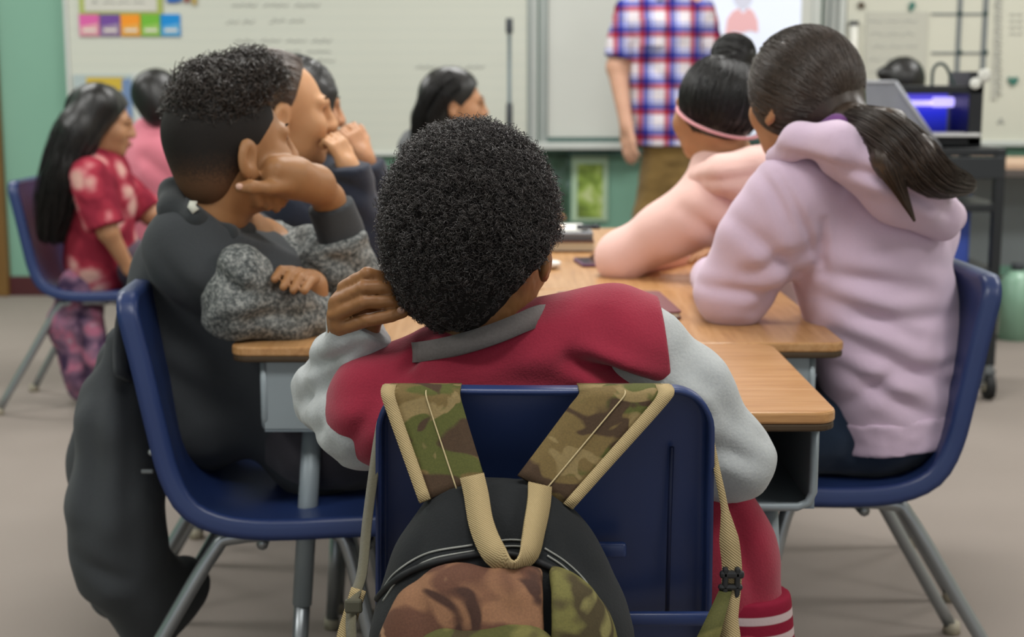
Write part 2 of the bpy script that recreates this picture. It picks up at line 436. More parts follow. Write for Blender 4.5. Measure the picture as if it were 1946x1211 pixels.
# the picture thrown on the board by the projector: light on a flat board
m = Mat('projected_light', .5, .2); m.col('d5dbe6'); m.b.inputs['Emission Color'].default_value = srgb('ccd4ea'); m.b.inputs['Emission Strength'].default_value = .42
pj = thing('projected_picture', 'bright bluish projected picture on the whiteboard beside the teacher', 'projection', (0, YB, 0))
def rel(g, name, mat, par, off): return mesh(name, np.concatenate(g.v)-np.asarray(off, float), g.f, mat, par, False)
def pbox(px0, px1, py0, py1, Y, th):
    a, b = at(px0, py1, Y), at(px1, py0, Y); return G().box(((a[0]+b[0])/2, Y, (a[2]+b[2])/2), (b[0]-a[0], th, b[2]-a[2]))
rel(pbox(1295, 1528, -150, 258, YF-.012, .004), 'screen_area', m.m, pj, (0, YB, 0))
def outline(pts, Y, th):
    v = [at(x, y, Y-th/2) for x, y in pts]+[at(x, y, Y+th/2)for x, y in pts]; n = len(pts)
    return v, [np.arange(n)]+[np.array([i, i+n, (i+1) % n+n, (i+1) % n]) for i in range(n)]
m = Mat('projected_pink', .6, .1); m.col('d6a9ab'); m.b.inputs['Emission Color'].default_value = srgb('d8a6ac'); m.b.inputs['Emission Strength'].default_value = .3
v, f = outline([(1378, 66), (1382, 36), (1392, 22), (1404, 16), (1412, 26), (1422, 15), (1432, 22), (1440, 40), (1441, 62), (1425, 58), (1410, 62), (1395, 60)], YF-.0165, .003)
rel(G().add(v, f), 'pink_shape', m.m, pj, (0, YB, 0))
m = Mat('projected_grey', .6, .1); m.col('c5c6d2'); m.b.inputs['Emission Color'].default_value = srgb('c0c2d6'); m.b.inputs['Emission Strength'].default_value = .3
v, f = outline([(1398, -20), (1424, -22), (1430, 0), (1422, 14), (1412, 20), (1402, 14), (1394, 2)], YF-.0165, .003)
rel(G().add(v, f), 'grey_shape', m.m, pj, (0, YB, 0))
wb3, a, b = whiteboard('cream whiteboard with charts and magnets right of the projection', 1600, 1975, 268, plain('cream_board', 'c8c8ba', .45, .3, var=.02))
G().box((a[0]-.02, YF-YB, 1.5), (.03, .03, 1.5), bev=.005).go('frame_strip', ALU2, wb3)
G().box(((a[0]+b[0])/2, YF-YB-.01, a[2]-.012), (b[0]-a[0], .05, .03), bev=.005).go('frame_strip', ALU2, wb3)
flat(1556, 1602, -160, 290, YB-.008, .016, plain('grey_wall_panel', 'b6bab6', .6), 'trim_2')['kind'] = 'structure'
tag(G().tube([at(1583, -80, YB-.05), at(1576, 45, YB-.05), at(1572, 120, YB-.05)], .006, 6).go('hanging_cord', INK2, None, True), 'thin dark cord hanging between projection and cream board', 'cord')
# charts and tape grid
POST = plain('poster_paper', 'b9b9ae', .6, .15, var=.03)
ch = tag(flat(1640, 1765, 22, 190, YF-.014, .006, POST, 'paper_chart'), 'pale paper chart with grey handwriting under the magnets', 'chart')
g = G()
for i in range(6): squiggle(g, 1650+4*(i % 3), 1750-8*(i % 2), 40+i*24, 6, YF-.018, 3, .003, 30+i)
mesh('handwriting', np.concatenate(g.v), g.f, plain('chart_ink', 'b3b4ae', .7, .1, var=0), ch)['kind'] = 'stuff'
tg = thing('tape_grid', 'dark tape grid of thin lines on the cream board', 'tape', (0, YB, 0))
BLK = plain('black_tape', '3c4044', .6, var=0); TAPE = plain('grey_tape', '6f7577', .6, var=0)
for q in ((1822, 1826.5, -120, 150), (1871, 1875.5, -120, 150), (1770, 1876, 25, 28.5), (1770, 1876, 99, 102.5)):
    rel(pbox(*q, YF-.014, .006), 'tape_strip', TAPE, tg, (0, YB, 0))
for px, py in ((1824, 26), (1873, 26), (1824, 100), (1873, 100)):
    c = at(px, py, YF-.016)-V(0, YB, 0); G().sphere(c, (.014, .006, .014), 8).go('tape_joint', plain('dark_teal_dot', '1f3b3a', .5, var=0), tg, True)
bs = tag(flat(1883, 1908, -60, 190, YF-.014, .006, plain('strip_paper', 'b9b9ae', .6), 'paper_border'), 'narrow upright paper border with faint lettering', 'border')
g = G()
for i in range(26):
    c = at(1895.5+(i % 2)*2, -20+i*8, YF-.0185); g.tube([c+V(-.016, 0, .006*(i % 3-1)), c+V(0, 0, .008), c+V(.016, 0, -.004)], .0032, 4)
mesh('lettering', np.concatenate(g.v), g.f, plain('faint_ink', 'a5a7a2', .7, var=0), bs)['kind'] = 'stuff'
g = G()
for i in range(4): squiggle(g, 1918, 1946, 28+i*12, 4, YF-.013, 2, .0025, 60+i)
squiggle(g, 1895, 1912, 232, 16, YF-.013, 1, .004, 70)
mesh('handwriting', np.concatenate(g.v)-V(0, YB, 0), g.f, INK, wb3)['kind'] = 'stuff'
TEAL = plain('teal_magnet', '2f6f63', .4, .4, var=.05)
def blob(name, pts, Y, th, mat, label, cat):
    v, f = outline(pts, Y, th); return tag(mesh(name, v, f, mat, None, False), label, cat)
blob('heart_magnet', [(1925, 164), (1917, 155), (1915, 149), (1918, 146), (1922, 147), (1925, 150), (1929, 146), (1934, 147), (1936, 151), (1933, 157)], YF-.018, .012, TEAL, 'small teal heart shaped magnet on the cream board', 'magnet')
blob('teal_magnet', [(1729, 6), (1734, 3), (1739, 5), (1739, 13), (1735, 18), (1731, 23), (1728, 19), (1728, 12)], YF-.018, .012, TEAL, 'dark teal magnet at the chart top right corner', 'magnet')
blob('brown_magnet', [(1631, 6), (1637, 3), (1643, 7), (1643, 14), (1637, 17), (1631, 13)], YF-.018, .012, plain('brown_magnet', '4f4435', .5), 'dark brown magnet at the chart top left corner', 'magnet')
o = thing('paper_roll', 'upright white paper roll with black cap on the cream board', 'roll', (0, YB, 0))
a, b = at(1623, 150, YF-.03)-V(0, YB, 0), at(1623, 48, YF-.03)-V(0, YB, 0)
G().tube([a, b], .02, 10).go('paper', plain('roll_white', 'e6e5dc', .5), o, True); G().tube([b, b+V(0, 0, .02)], .024, 10).go('cap', BLK, o, True)
# left end of the long board
fr = thing('framed_chart', 'white chart with yellow green border above coloured cards', 'chart', (0, YB, 0))
rel(pbox(152, 304, -110, 27, YF-.016, .01), 'border', plain('lime_border', 'a9b45c', .6, var=.1), fr, (0, YB, 0))
rel(pbox(161, 294, -104, 22, YF-.022, .006), 'sheet', plain('chart_sheet', 'c9c7bd', .6), fr, (0, YB, 0))
g = G(); squiggle(g, 196, 280, 4, 4, YF-.026, 3, .0035, 81); squiggle(g, 175, 188, 3, 7, YF-.026, 1, .004, 82)
rel(g, 'lettering', INK, fr, (0, YB, 0))
for i, (px, c, c2, nm) in enumerate(((152, 'd0609f', 'd39aa2', 'pink'), (192, '6f4a94', '94809c', 'purple'), (231, 'e8912a', 'd9a14a', 'orange'), (269, '6fae3a', '8fb85a', 'green'), (307, '1b86cc', '5fa3cc', 'blue'))):
    wdt = 35 if i else 36
    o = thing('colour_card', nm+' square card in the row under the framed chart', 'card', (0, YB, 0))
    rel(pbox(px, px+wdt, 27, 69, YF-.015, .008), 'card', plain(nm+'_card', c, .5, .2, var=.03), o, (0, YB, 0))
    v, f = outline([(px+1, 50), (px+wdt-1, 44), (px+wdt-1, 68), (px+1, 68)], YF-.0205, .003)
    rel(G().add(v, f), 'lower_band', plain(nm+'_pale', c2, .5, .2, var=.03), o, (0, YB, 0))
    rel(pbox(px+6, px+wdt-5, 55, 60, YF-.0235, .003), 'print_line', plain(nm+'_print', 'd6cfc4', .5, .2, var=0), o, (0, YB, 0))
blob('blue_sticker', [(315, -14), (345, -16), (345, 2), (330, 5), (317, 4)], YF-.018, .01, plain('blue_sticker', '2160b0', .5), 'blue sticker shape beside the framed chart', 'sticker')
blob('red_sticker', [(348, -12), (362, -14), (360, 1), (352, 6)], YF-.018, .01, plain('red_sticker', '8e3b34', .5), 'dark red sticker shape beside the blue one', 'sticker')
blob('yellow_sticker', [(364, -8), (374, -6), (373, 8), (366, 10)], YF-.018, .01, plain('yellow_sticker', 'b59a52', .5), 'small yellow sticker shape beside the red one', 'sticker')
def poster(px0, px1, py0, py1, base, label, bits, Y=YF-.018):
    o = thing('poster', label, 'poster', (0, YB, 0)); rel(pbox(px0, px1, py0, py1, Y, .008), 'sheet', base, o, (0, YB, 0))
    for i, (q, mt) in enumerate(bits): rel(pbox(*q, Y-.005-.0015*i, .003), 'printed_block', mt, o, (0, YB, 0))
poster(147, 252, 142, 306, plain('poster_bluegrey', 'a9b6b6', .6), 'blue grey poster with yellow block behind the long haired person',
       [((165, 236, 147, 172), plain('poster_yellow', 'c4a83c', .6)), ((238, 249, 150, 300), plain('poster_blue', '6f87ac', .6)), ((156, 232, 190, 290), plain('poster_pale', 'c2cbca', .6))])
poster(270, 345, 142, 306, plain('poster_lilac', 'bcb6c8', .6), 'lilac poster with plum block behind the pink shirt student',
       [((280, 345, 148, 210), plain('poster_plum', '7a4a68', .6)), ((274, 300, 212, 262), plain('poster_white', 'cdd2dc', .6))])
flat(253, 270, 138, 306, YF-.016, .008, ALU2, 'trim_3')['kind'] = 'structure'
m = Mat('green_photo', .5, .25)
m.col(m.ramp(m.noise(11, 4, dist=.6), [(.3, '4d5a28'), (.45, '7b9340'), (.55, '97ad55'), (.68, 'c3cb9c')]))
poster(1086, 1156, 292, 420, plain('poster_mint', 'a9c0a4', .6), 'tall green photograph poster in a mint border under the board', [((1097, 1146, 312, 414), m.m)], YB-.012)
m = Mat('dark_photo', .5, .25); m.col(m.ramp(m.noise(9, 3, dist=.8), [(.35, '1c2c2c'), (.5, '37503c'), (.62, '51665f'), (.72, 'b8c6cc')]))
poster(1030, 1083, 292, 420, m.m, 'dark green photograph poster left of the mint bordered one', [], YB-.012)
# pole in front of the board
ms = thing('pole_stand', 'thin grey pole stand with black top by the board', 'stand', (at(968, 200, 7.0)[0], 7.0, 0))
G().tube([(0, 0, .02), (0, 0, 1.36)], .009, 8).go('pole', plain('grey_pole', '59666a', .4, .5, .4), ms, True)
G().box((0, 0, at(968, 49, 7)[2]), (.034, .034, .07), bev=.006).go('top_block', BLK, ms, True)
zz = at(968, 215, 7)[2]; G().tube([(0, 0, zz-.09), (0, 0, zz-.04), (0, 0, zz+.04), (0, 0, zz+.05)], [.011, .016, .016, .01], 10).go('clamp', BLK, ms, True)
G().tube([(0, 0, 0), (0, 0, .025)], .13, 20).go('base', BLK, ms)

# ------------------------------------------------------------------ desks
m = Mat('desk_laminate', .3, .45)
n1 = m.noise(6, 5, m.map((.9, 14, 14)), .6, .4); n2 = m.noise(60, 3, m.map((.5, 9, 9)))
m.col(m.mix(m.math('MULTIPLY', n2, .5), m.ramp(n1, [(.3, 'a2754a'), (.5, 'b88b5a'), (.7, 'c79d70')]), '966a40')); m.bump(n2, .05, .0005); WOOD = m.m
EDGE = plain('dark_desk_edge', '4a3a28', .55, .3, var=.2)
STEEL = plain('grey_desk_steel', '8d979c', .42, .4, .15, var=.05)
STEELIN = plain('grey_desk_steel_inside', '79848c', .5, .3, .1)
CHROME = plain('leg_metal', '9ba0a3', .34, .5, .75, var=.06)
GLIDE = plain('glide_plastic', 'a59d8a', .5)
HD = .69
def make_desk(label):
    o = thing('school_desk', label, 'desk')
    W, D = .305, .246
    G().prism(rrect(-W, W, -D, D, .03), HD-.016, HD, .0035).go('desktop', WOOD, o)
    G().prism(rrect(-W+.001, W-.001, -D+.001, D-.001, .03), HD-.026, HD-.0155, .003).go('edge_band', EDGE, o)
    x, y0, y1, z0, z1, t = .285, -.195, .2, .55, HD-.026, .005
    G().box((-x, (y0+y1)/2, (z0+z1)/2), (t, y1-y0, z1-z0)).box((x, (y0+y1)/2, (z0+z1)/2), (t, y1-y0, z1-z0)) \
       .box((0, y1, (z0+z1)/2), (2*x, t, z1-z0)).go('book_box', STEEL, o)
    G().box((0, (y0+y1)/2, z0), (2*x+t, y1-y0, t)).go('box_tray', STEELIN, o)
    G().tube([(-x, y0, z1), (-x, y0, z0+.02), (-x+.006, y0, z0+.006), (-x+.02, y0, z0), (x-.02, y0, z0), (x-.006, y0, z0+.006), (x, y0, z0+.02), (x, y0, z1)], .006, 8).go('box_rim', STEEL, o, True)
    for sx in (-1, 1):
        for sy in (-1, 1):
            a = V(sx*.235, sy*.125, z0); b = V(sx*.262, sy*.165, 0)
            l = G().tube([a, lerp(a, b, .56)], .0165, 14).go('leg', STEEL, o, True)
            G().tube([lerp(a, b, .55), lerp(a, b, .97)], .0135, 12).go('lower_leg', CHROME, l, True)
            G().tube([lerp(a, b, .96), b], .016, 10).go('foot', GLIDE, l, True)
    return o
def clone(root, label=None):
    r = root.copy(); COL.objects.link(r)
    if label: r['label'] = label
    for ch in list(root.children):
        c = ch.copy(); COL.objects.link(c); c.parent = r
        for gc in list(ch.children):
            d = gc.copy(); COL.objects.link(d); d.parent = c
    return r
def setp(o, x, y, rz): o.location = (x, y, 0); o.rotation_euler = (0, 0, rz); return o
PI = math.pi
DX = .045; Y1 = onz(1585, 652, HD)[1]; W2 = .613
d0 = make_desk('school desk with open book box nearest the camera, before the red jacket person')
setp(d0, onz(1582, 770, HD)[0]-.305, Y1-.25, 0)
rows = [(('wood topped school desk under the black jacket person\'s grey sleeves', 'wood topped school desk under the lilac hoodie person\'s elbow')),
        (('school desk beside the person resting hand on mouth', 'school desk under the pale pink hoodie person\'s arm')),
        (('school desk at the far left of the table group', 'school desk at the far right of the table group, before the teacher'))]
for r, (ll, lr) in enumerate(rows):
    y = Y1+.305+W2*r
    setp(clone(d0, ll), DX-.249, y-.035, -PI/2); setp(clone(d0, lr), DX+.249, y, PI/2)

# ------------------------------------------------------------------ chairs
m = Mat('navy_chair_plastic', .38, .45); m.col(m.mix(m.noise(5, 3), '1e2d58', '253866')); m.bump(m.noise(500, 2), .1, .0006); NAVY = m.m
def make_chair(label):
    o = thing('school_chair', label, 'chair')
    ctl = np.array([(.222, .405), (.205, .424), (.16, .43), (.05, .424), (-.07, .416), (-.14, .424), (-.185, .452), (-.212, .51), (-.228, .60), (-.243, .70), (-.256, .775), (-.259, .803)])*V(1, .958)
    fine = np.asarray(spline(ctl, 400)); L = np.concatenate([[0], np.cumsum(np.linalg.norm(np.diff(fine, axis=0), axis=1))]); T = L[-1]
    sv = np.concatenate([[0, .002, .005, .009, .015, .022, .03], np.linspace(.045, T-.055, 30), T-np.array([.042, .034, .027, .021, .016, .011, .007, .004, .0018, .0005, 0])])
    prof = np.stack([np.interp(sv, L, fine[:, 0]), np.interp(sv, L, fine[:, 1])], 1); tn = np.gradient(fine, axis=0); tn = np.stack([np.interp(sv, L, tn[:, 0]), np.interp(sv, L, tn[:, 1])], 1); tn /= np.linalg.norm(tn, axis=1)[:, None]
    us = np.array([-1, -.97, -.9, -.75, -.5, -.25, 0, .25, .5, .75, .9, .97, 1.]); n, mrows = len(us), len(sv); P = np.zeros((mrows, n, 3)); NB = np.zeros((mrows, n, 3))
    for i in range(mrows):
        q = sv[i]/T; hw = np.interp(q, [0, .06, .3, .5, .62, .93, 1], [.188, .196, .198, .19, .183, .175, .172]); e = min(sv[i], T-sv[i]); cor = .034
        if e < cor: hw -= cor-math.sqrt(cor**2-(cor-e)**2)
        conc = np.interp(q, [0, .3, .5, .7, 1], [.004, .012, .02, .014, .004]); inn = V(tn[i, 1], -tn[i, 0])
        NB[i] = V(0, -inn[0], -inn[1])
        for k, u in enumerate(us): P[i, k] = (u*hw, prof[i, 0]+inn[0]*conc*u*u, prof[i, 1]+inn[1]*conc*u*u)
    idx = np.arange(mrows*n).reshape(mrows, n); loop = np.concatenate([idx[0, :], idx[1:, -1], idx[-1, -2::-1], idx[-2:0:-1, 0]])
    P, NB = P.reshape(-1, 3), NB.reshape(-1, 3); lp, lb = P[loop], NB[loop]; tg = np.roll(lp, -1, 0)-np.roll(lp, 1, 0); out = np.cross(lb, tg); out /= np.linalg.norm(out, axis=1)[:, None]+1e-12
    if np.dot(out[n//2], (0, 1, 0)) < 0: out = -out
    verts = [P]; i = np.arange(mrows-1)[:, None]; j = np.arange(n-1)[None]
    f = [np.stack([i*n+j, i*n+j+1, (i+1)*n+j+1, (i+1)*n+j], -1).reshape(-1, 4)]; prev = loop; base = mrows*n; K = len(loop)
    for a, d in ((.0035, .001), (.006, .004), (.0075, .010), (.008, .019), (.0085, .029)):
        verts.append(lp+out*a+lb*d); cur = base+np.arange(K); f.append(np.stack([prev, cur, np.roll(cur, -1), np.roll(prev, -1)], -1)); prev = cur; base += K
    verts = np.concatenate(verts); f = np.concatenate(f)
    sh = mesh('shell', verts, f, NAVY, o)
    md = sh.modifiers.new('thick', 'SOLIDIFY'); md.thickness = .006; md.offset = 0
    for sx in (-1, 1):
        fr = spline([(sx*.14, .02, .381), (sx*.145, .052, .376), (sx*.15, .072, .345), (sx*.165, .105, .2), (sx*.185, .14, .012)], 16)
        G().tube(fr, .0125, 12).go('leg', CHROME, o, True)
        l = o.children[-1]; G().tube([fr[-1]+V(0, 0, .012), fr[-1]-V(0, 0, .012)], [.016, .018], 10).go('foot_cap', GLIDE, l, True)
        bk = spline([(sx*.14, .02, .377), (sx*.145, -.115, .372), (sx*.15, -.152, .345), (sx*.165, -.24, .2), (sx*.185, -.352, .012)], 16)
        G().tube(bk, .0125, 12).go('leg', CHROME, o, True)
        l = o.children[-1]; G().tube([bk[-1]+V(0, 0, .012), bk[-1]-V(0, 0, .012)], [.016, .018], 10).go('foot_cap', GLIDE, l, True)
    G().tube([(-.15, .1, .356), (.15, .1, .356)], .01, 8).tube([(-.15, -.07, .36), (.15, -.07, .36)], .01, 8).go('cross_bar', CHROME, o, True)
    return o
c0 = make_chair('navy plastic school chair nearest the camera with camouflage backpack hung on it')
CRX = at(1037, 765, 1.54)[0]; setp(c0, CRX, 1.832, 0)
setp(clone(c0, 'navy school chair under the lilac hoodie person'), .545, 2.62, PI/2+.03)
setp(clone(c0, 'navy school chair of the black jacket person, black backpack on it'), -.345, 2.44, -PI/2+.05)
setp(clone(c0, 'navy school chair under the pale pink hoodie person'), .60, 3.2, PI/2-.04)
setp(clone(c0, 'school chair of the navy sweater person hand on mouth'), -.44, 3.06, -PI/2)
setp(clone(c0, 'school chair of the dark haired person behind the navy sweater person'), -.42, 3.62, -PI/2)
setp(clone(c0, 'navy school chair under the person in red flowered shirt'), at(205, 560, 4.95)[0]+.02, 4.95, -PI/2)
setp(clone(c0, 'school chair under the student in plain pink shirt'), -1.2, 5.55, -PI/2)
setp(clone(c0, 'school chair under the person in grey top seated by the board'), -.26, 4.95, -.9)
setp(clone(c0, 'school chair of the black haired student beside the cart'), 1.7, 6.25, 0)

# ------------------------------------------------------------------ people: shared builders
def rot(fwd, roll=0):
    f = nrm(fwd); r = nrm(np.cross(f, (0, 0, 1))); u = np.cross(r, f); c, s = math.cos(roll), math.sin(roll)
    return np.stack([r*c-u*s, f, u*c+r*s], 1)
def add_head(S, c, R, q=1., ears=True, chin=1.):
    P = lambda *p: c+R@(np.array(p)*q)
    def E(p, r, k=.02, sub=False): S.ell(P(*p), np.array(r)*q, R, k*q, sub)
    E((0, -.014, .03), (.073, .093, .08)); E((0, .03, -.02), (.061, .06, .085), .03); E((0, .035, -.072), (.046, .048, .034), .03)
    E((0, .072, -.094*chin), (.02, .016, .015), .025)
    for s in (-1, 1):
        E((s*.04, .062, -.03), (.024, .022, .024), .025); E((s*.033, .1, .0), (.017, .014, .011), .014, True)
        S.cone(P(s*.012, .09, .017), P(s*.042, .075, .016), .011*q, .010*q, .014*q)
        E((s*.011, .101, -.035), (.0095, .010, .008), .008)
        if ears:
            Re = R@np.array(Matrix.Rotation(s*.35, 3, 'Z') @ Matrix.Rotation(-.2, 3, 'X'))
            S.ell(P(s*.077, -.012, -.012), np.array((.0085, .02, .032))*q, Re, .008*q)
            S.ell(P(s*.088, -.006, -.010), np.array((.0112, .0105, .019))*q, Re, .004*q, True)
            S.ell(P(s*.076, -.004, -.038), np.array((.006, .009, .010))*q, Re, .006*q)
    S.cone(P(0, .092, .012), P(0, .108, -.03), .0085*q, .0125*q, .014*q)
    E((0, .090, -.057), (.024, .013, .0085), .008); E((0, .088, -.071), (.020, .013, .009), .008)
    S.cone(P(-.02, .1045, -.0635), P(.02, .1045, -.0635), .003*q, .003*q, .004*q, None, True)
EYEW = plain('eye_white', 'd8d4cc', .3, .5, var=0); EYED = plain('eye_dark', '231812', .25, .5, var=0)
def add_face(par, c, R, q, lip, brow):
    P = lambda *p: c+R@(np.array(p)*q)
    for s in (-1, 1):
        g = G(); bm = bmesh.new(); bmesh.ops.create_uvsphere(bm, u_segments=12, v_segments=8, radius=.0125*q); g.bm(bm, P(s*.031, .0705, -.001))
        e = g.go('eye', EYEW, par, True, True)
        g = G(); bm = bmesh.new(); bmesh.ops.create_uvsphere(bm, u_segments=10, v_segments=6, radius=.0066*q); g.bm(bm, P(s*.032, .0775, -.001)); g.go('iris', EYED, e, True)
        G().tube([P(s*.018, .083, .0055), P(s*.032, .087, .007), P(s*.045, .079, .004)], .0021*q, 6).go('eyelashes', EYED, e, True)
        G().tube([P(s*.014, .0935, .021), P(s*.03, .0925, .026), P(s*.044, .0785, .023)], [.0018*q, .003*q, .001*q], 6, flat=.6).go('eyebrow', BROW, par, True, True)
    G().tube([P(-.022, .0935, -.0625), P(0, .1045, -.0600), P(.022, .0935, -.0625)], [.002*q, .0048*q, .002*q], 8).go('lips', lip, par, True, True)
    m = par.children[-1]; G().tube([P(-.02, .0935, -.0675), P(0, .1035, -.0700), P(.02, .0935, -.0675)], [.002*q, .0052*q, .002*q], 8).go('lower_lip', lip, m, True)
def hand(S, wr, d, n, side=1, q=1., curl=.35, thumb=True, spread=.1):
    """wr wrist, d towards the fingers, n out of the back of the hand, side: thumb on +/- cross(d, n)"""
    d = nrm(d); n = nrm(n-d*np.dot(n, d)); t = np.cross(d, n)*side
    S.cone(wr, wr+d*.02*q, .022*q, .026*q, .02, (n, 1.35))
    for i, (o, L) in enumerate(((.026, .066), (.009, .074), (-.009, .068), (-.026, .054))):
        S.cone(wr+d*.012*q+t*o*.6*q, wr+d*.072*q+t*o*q, .0125*q, .0105*q, .008, (n, 1.1))
        p = wr+d*.074*q+t*o*q+n*.002*q; a = curl*.5; dd = d*math.cos(spread*o*20)+t*math.sin(spread*o*20)
        for seg, (fr, r0, r1) in enumerate(((.45, .0085, .0078), (.31, .0078, .0072), (.24, .0072, .006))):
            v = dd*math.cos(a)-n*math.sin(a); p2 = p+v*L*fr*q; S.cone(p, p2, r0*q, r1*q, .0025); p = p2; a += curl
    if thumb:
        p = wr+d*.022*q+t*.02*q; v = nrm(d*.75+t*.7-n*.35); p2 = p+v*.036*q; S.cone(p, p2, .0125*q, .0095*q, .008)
        v2 = nrm(d*.95+t*.25-n*.35); p3 = p2+v2*.028*q; S.cone(p2, p3, .0092*q, .0082*q, .003); S.cone(p3, p3+nrm(v2-n*.2)*.02*q, .0082*q, .0065*q, .003)
def strands(P, r, sides=3):
    """P (n,m,3) centre lines -> one mesh"""
    N, M = P.shape[:2]; t = np.gradient(P, axis=1); t /= np.linalg.norm(t, axis=2)[..., None]+1e-9
    ref = np.array([.31, .52, .79]); a = np.cross(t, ref); a /= np.linalg.norm(a, axis=2)[..., None]+1e-9; b = np.cross(t, a)
    r = np.broadcast_to(np.asarray(r, float), (N, M))[..., None, None]
    th = np.arange(sides)*2*math.pi/sides
    v = P[:, :, None]+r*(np.cos(th)[None, None, :, None]*a[:, :, None]+np.sin(th)[None, None, :, None]*b[:, :, None])
    base = (np.arange(N)*M*sides)[:, None, None]; i = np.arange(M-1)[None, :, None]; j = np.arange(sides)[None, None]; j2 = (j+1) % sides
    f = np.stack([base+i*sides+j, base+i*sides+j2, base+(i+1)*sides+j2, base+(i+1)*sides+j], -1).reshape(-1, 4)
    return v.reshape(-1, 3), f
def curls(p, n, L, rc, turns, M=10, jitter=.5, r=.0005, droop=0.):
    N = len(p); a = n+RNG.normal(0, jitter, (N, 3))+np.array([0, 0, -droop]); a /= np.linalg.norm(a, axis=1)[:, None]
    u = np.cross(a, RNG.normal(0, 1, (N, 3))); u /= np.linalg.norm(u, axis=1)[:, None]; v = np.cross(a, u)
    t = np.linspace(0, 1, M)[None]; L = np.asarray(L).reshape(-1, 1)*np.ones((N, 1)); rc = np.asarray(rc).reshape(-1, 1)*np.ones((N, 1))
    ph = RNG.uniform(0, 6.28, (N, 1)); w = np.asarray(turns).reshape(-1, 1)*6.283*t+ph
    P = p[:, None]+a[:, None]*(L*t)[..., None]+u[:, None]*(rc*np.cos(w)*np.minimum(1, t*3))[..., None]+v[:, None]*(rc*np.sin(w)*np.minimum(1, t*3))[..., None]
    return strands(P, r*np.linspace(1, .6, M)[None])
def hairmesh(name, P, r, mat, par):
    v, f = strands(P, r); o = mesh(name, v, f, mat, par, True, True); o['kind'] = 'stuff'; return o
def slerp_paths(c, R, rad, starts, goal, M=14, lift=.0, wob=.004):
    """hair combed over an ellipsoid from unit directions `starts` to the unit direction `goal` (head frame)"""
    N = len(starts); g = np.broadcast_to(np.asarray(goal, float), (N, 3)); g = g+RNG.normal(0, .07, (N, 3)); g /= np.linalg.norm(g, axis=1)[:, None]
    om = np.arccos(np.clip((starts*g).sum(1), -.999, .999))[:, None, None]; t = np.linspace(0, 1, M)[None, :, None]
    d = (np.sin((1-t)*om)*starts[:, None]+np.sin(t*om)*g[:, None])/np.sin(om)
    d /= np.linalg.norm(d, axis=2)[..., None]
    k = 1+RNG.uniform(-.008, .022, (N, 1, 1))+wob*np.sin(t*9+RNG.uniform(0, 6, (N, 1, 1)))+lift*np.sin(t*math.pi)
    return c+(d*np.asarray(rad)*k)@R.T
def dirs(n, ok):
    out = []
    while len(out) < n:
        d = nrm(RNG.normal(0, 1, 3))
        if ok(d): out.append(d)
    return np.array(out)
def lockpaths(center, width, N, M=16, spread=(1, 1), rand=.3, taper=(.5, 1, .5), wave=0):
    """a lock of N hairs along the centre line, its thickness `width` times taper"""
    c = spline(center, M); t, a, b = frames(c); u = np.linspace(0, 1, M)
    wd = width*np.interp(u, np.linspace(0, 1, len(taper)), taper)
    th = RNG.uniform(0, 6.283, (N, 1)); rr = np.sqrt(RNG.uniform(.05, 1, (N, 1)))
    x = rr*np.cos(th)*spread[0]+rand*np.sin(u[None]*RNG.uniform(1, 4, (N, 1))+RNG.uniform(0, 6, (N, 1)))*u[None]; y = rr*np.sin(th)*spread[1]+rand*np.sin(u[None]*RNG.uniform(1, 4, (N, 1))+RNG.uniform(0, 6, (N, 1)))*u[None]
    return c[None]+a[None]*(x*wd[None])[..., None]+b[None]*(y*wd[None])[..., None]

SK_D = skin('skin_deep_brown', '96693f', '7b5334'); SK_B = skin('skin_brown', 'a5784f', '885e3c'); SK_T = skin('skin_tan', 'b98a66', 'a47453'); SK_M = skin('skin_warm_tan', 'c6966c', 'b3825a'); BROW = plain('brow_hair', '1d1714', .95, .02, var=0); SK_L = skin('skin_light', 'c99f86', 'b98a72')
LIP_B = plain('lips_brown', '8a5547', .4, .4); LIP_T = plain('lips_rose', 'b5746a', .4, .4)
HAIRB = hairmat('black_hair', '1c1a19', '121110', .4, .5); HAIRBR = hairmat('dark_brown_hair', '46382e', '2a211b', .4, .5); HAIRBASE = hairmat('matte_black_hair', '262322', '1c1a19', .95, .05); HAIRC = hairmat('black_coily_hair', '4a4543', '2f2b2a', .36, .65); HAIRCB = hairmat('brown_black_curls', '40362e', '211c19', .36, .65)
SOLE = plain('shoe_sole', 'c2bdb3', .7); SHOE = plain('dark_shoe', '33302f', .6)

def figure(par, J, skn, h=.006, q=1., ears=True, legs=True):
    S = Solid(); f = nrm(J['fwd'])
    add_head(S, J['hc'], J['hR'], J.get('hs', .98), ears)
    nb = J['neck']; S.cone(J['hc']+J['hR']@V(0, -.022, -.045)*J.get('hs', .98), nb, .048*q, .052*q, .025)
    for s in 'LR':
        S.cone(nb, J['sh'+s], .042*q, .043*q, .04); S.chain([J['sh'+s], J['el'+s], J['wr'+s]], [.042*q, .034*q, .022*q], .02)
        hd = J.get('hand'+s)
        if hd: hand(S, J['wr'+s], *hd)
    mid = (J['shL']+J['shR'])/2
    S.cone(lerp(mid, J['pel'], .22), J['pel']+V(0, 0, .03), .116*q, .09*q, .06, (f, 1.35))
    if legs:
        for s in 'LR':
            S.chain([lerp(J['pel'], J['kn'+s], .12), J['kn'+s], J['an'+s]], [.07*q, .05*q, .032*q], .03); S.cone(J['an'+s], J['an'+s]+J['toe'+s]*.1, .032*q, .026*q, .02)
    return S.go('body', skn, par, h)
from mathutils.bvhtree import BVHTree
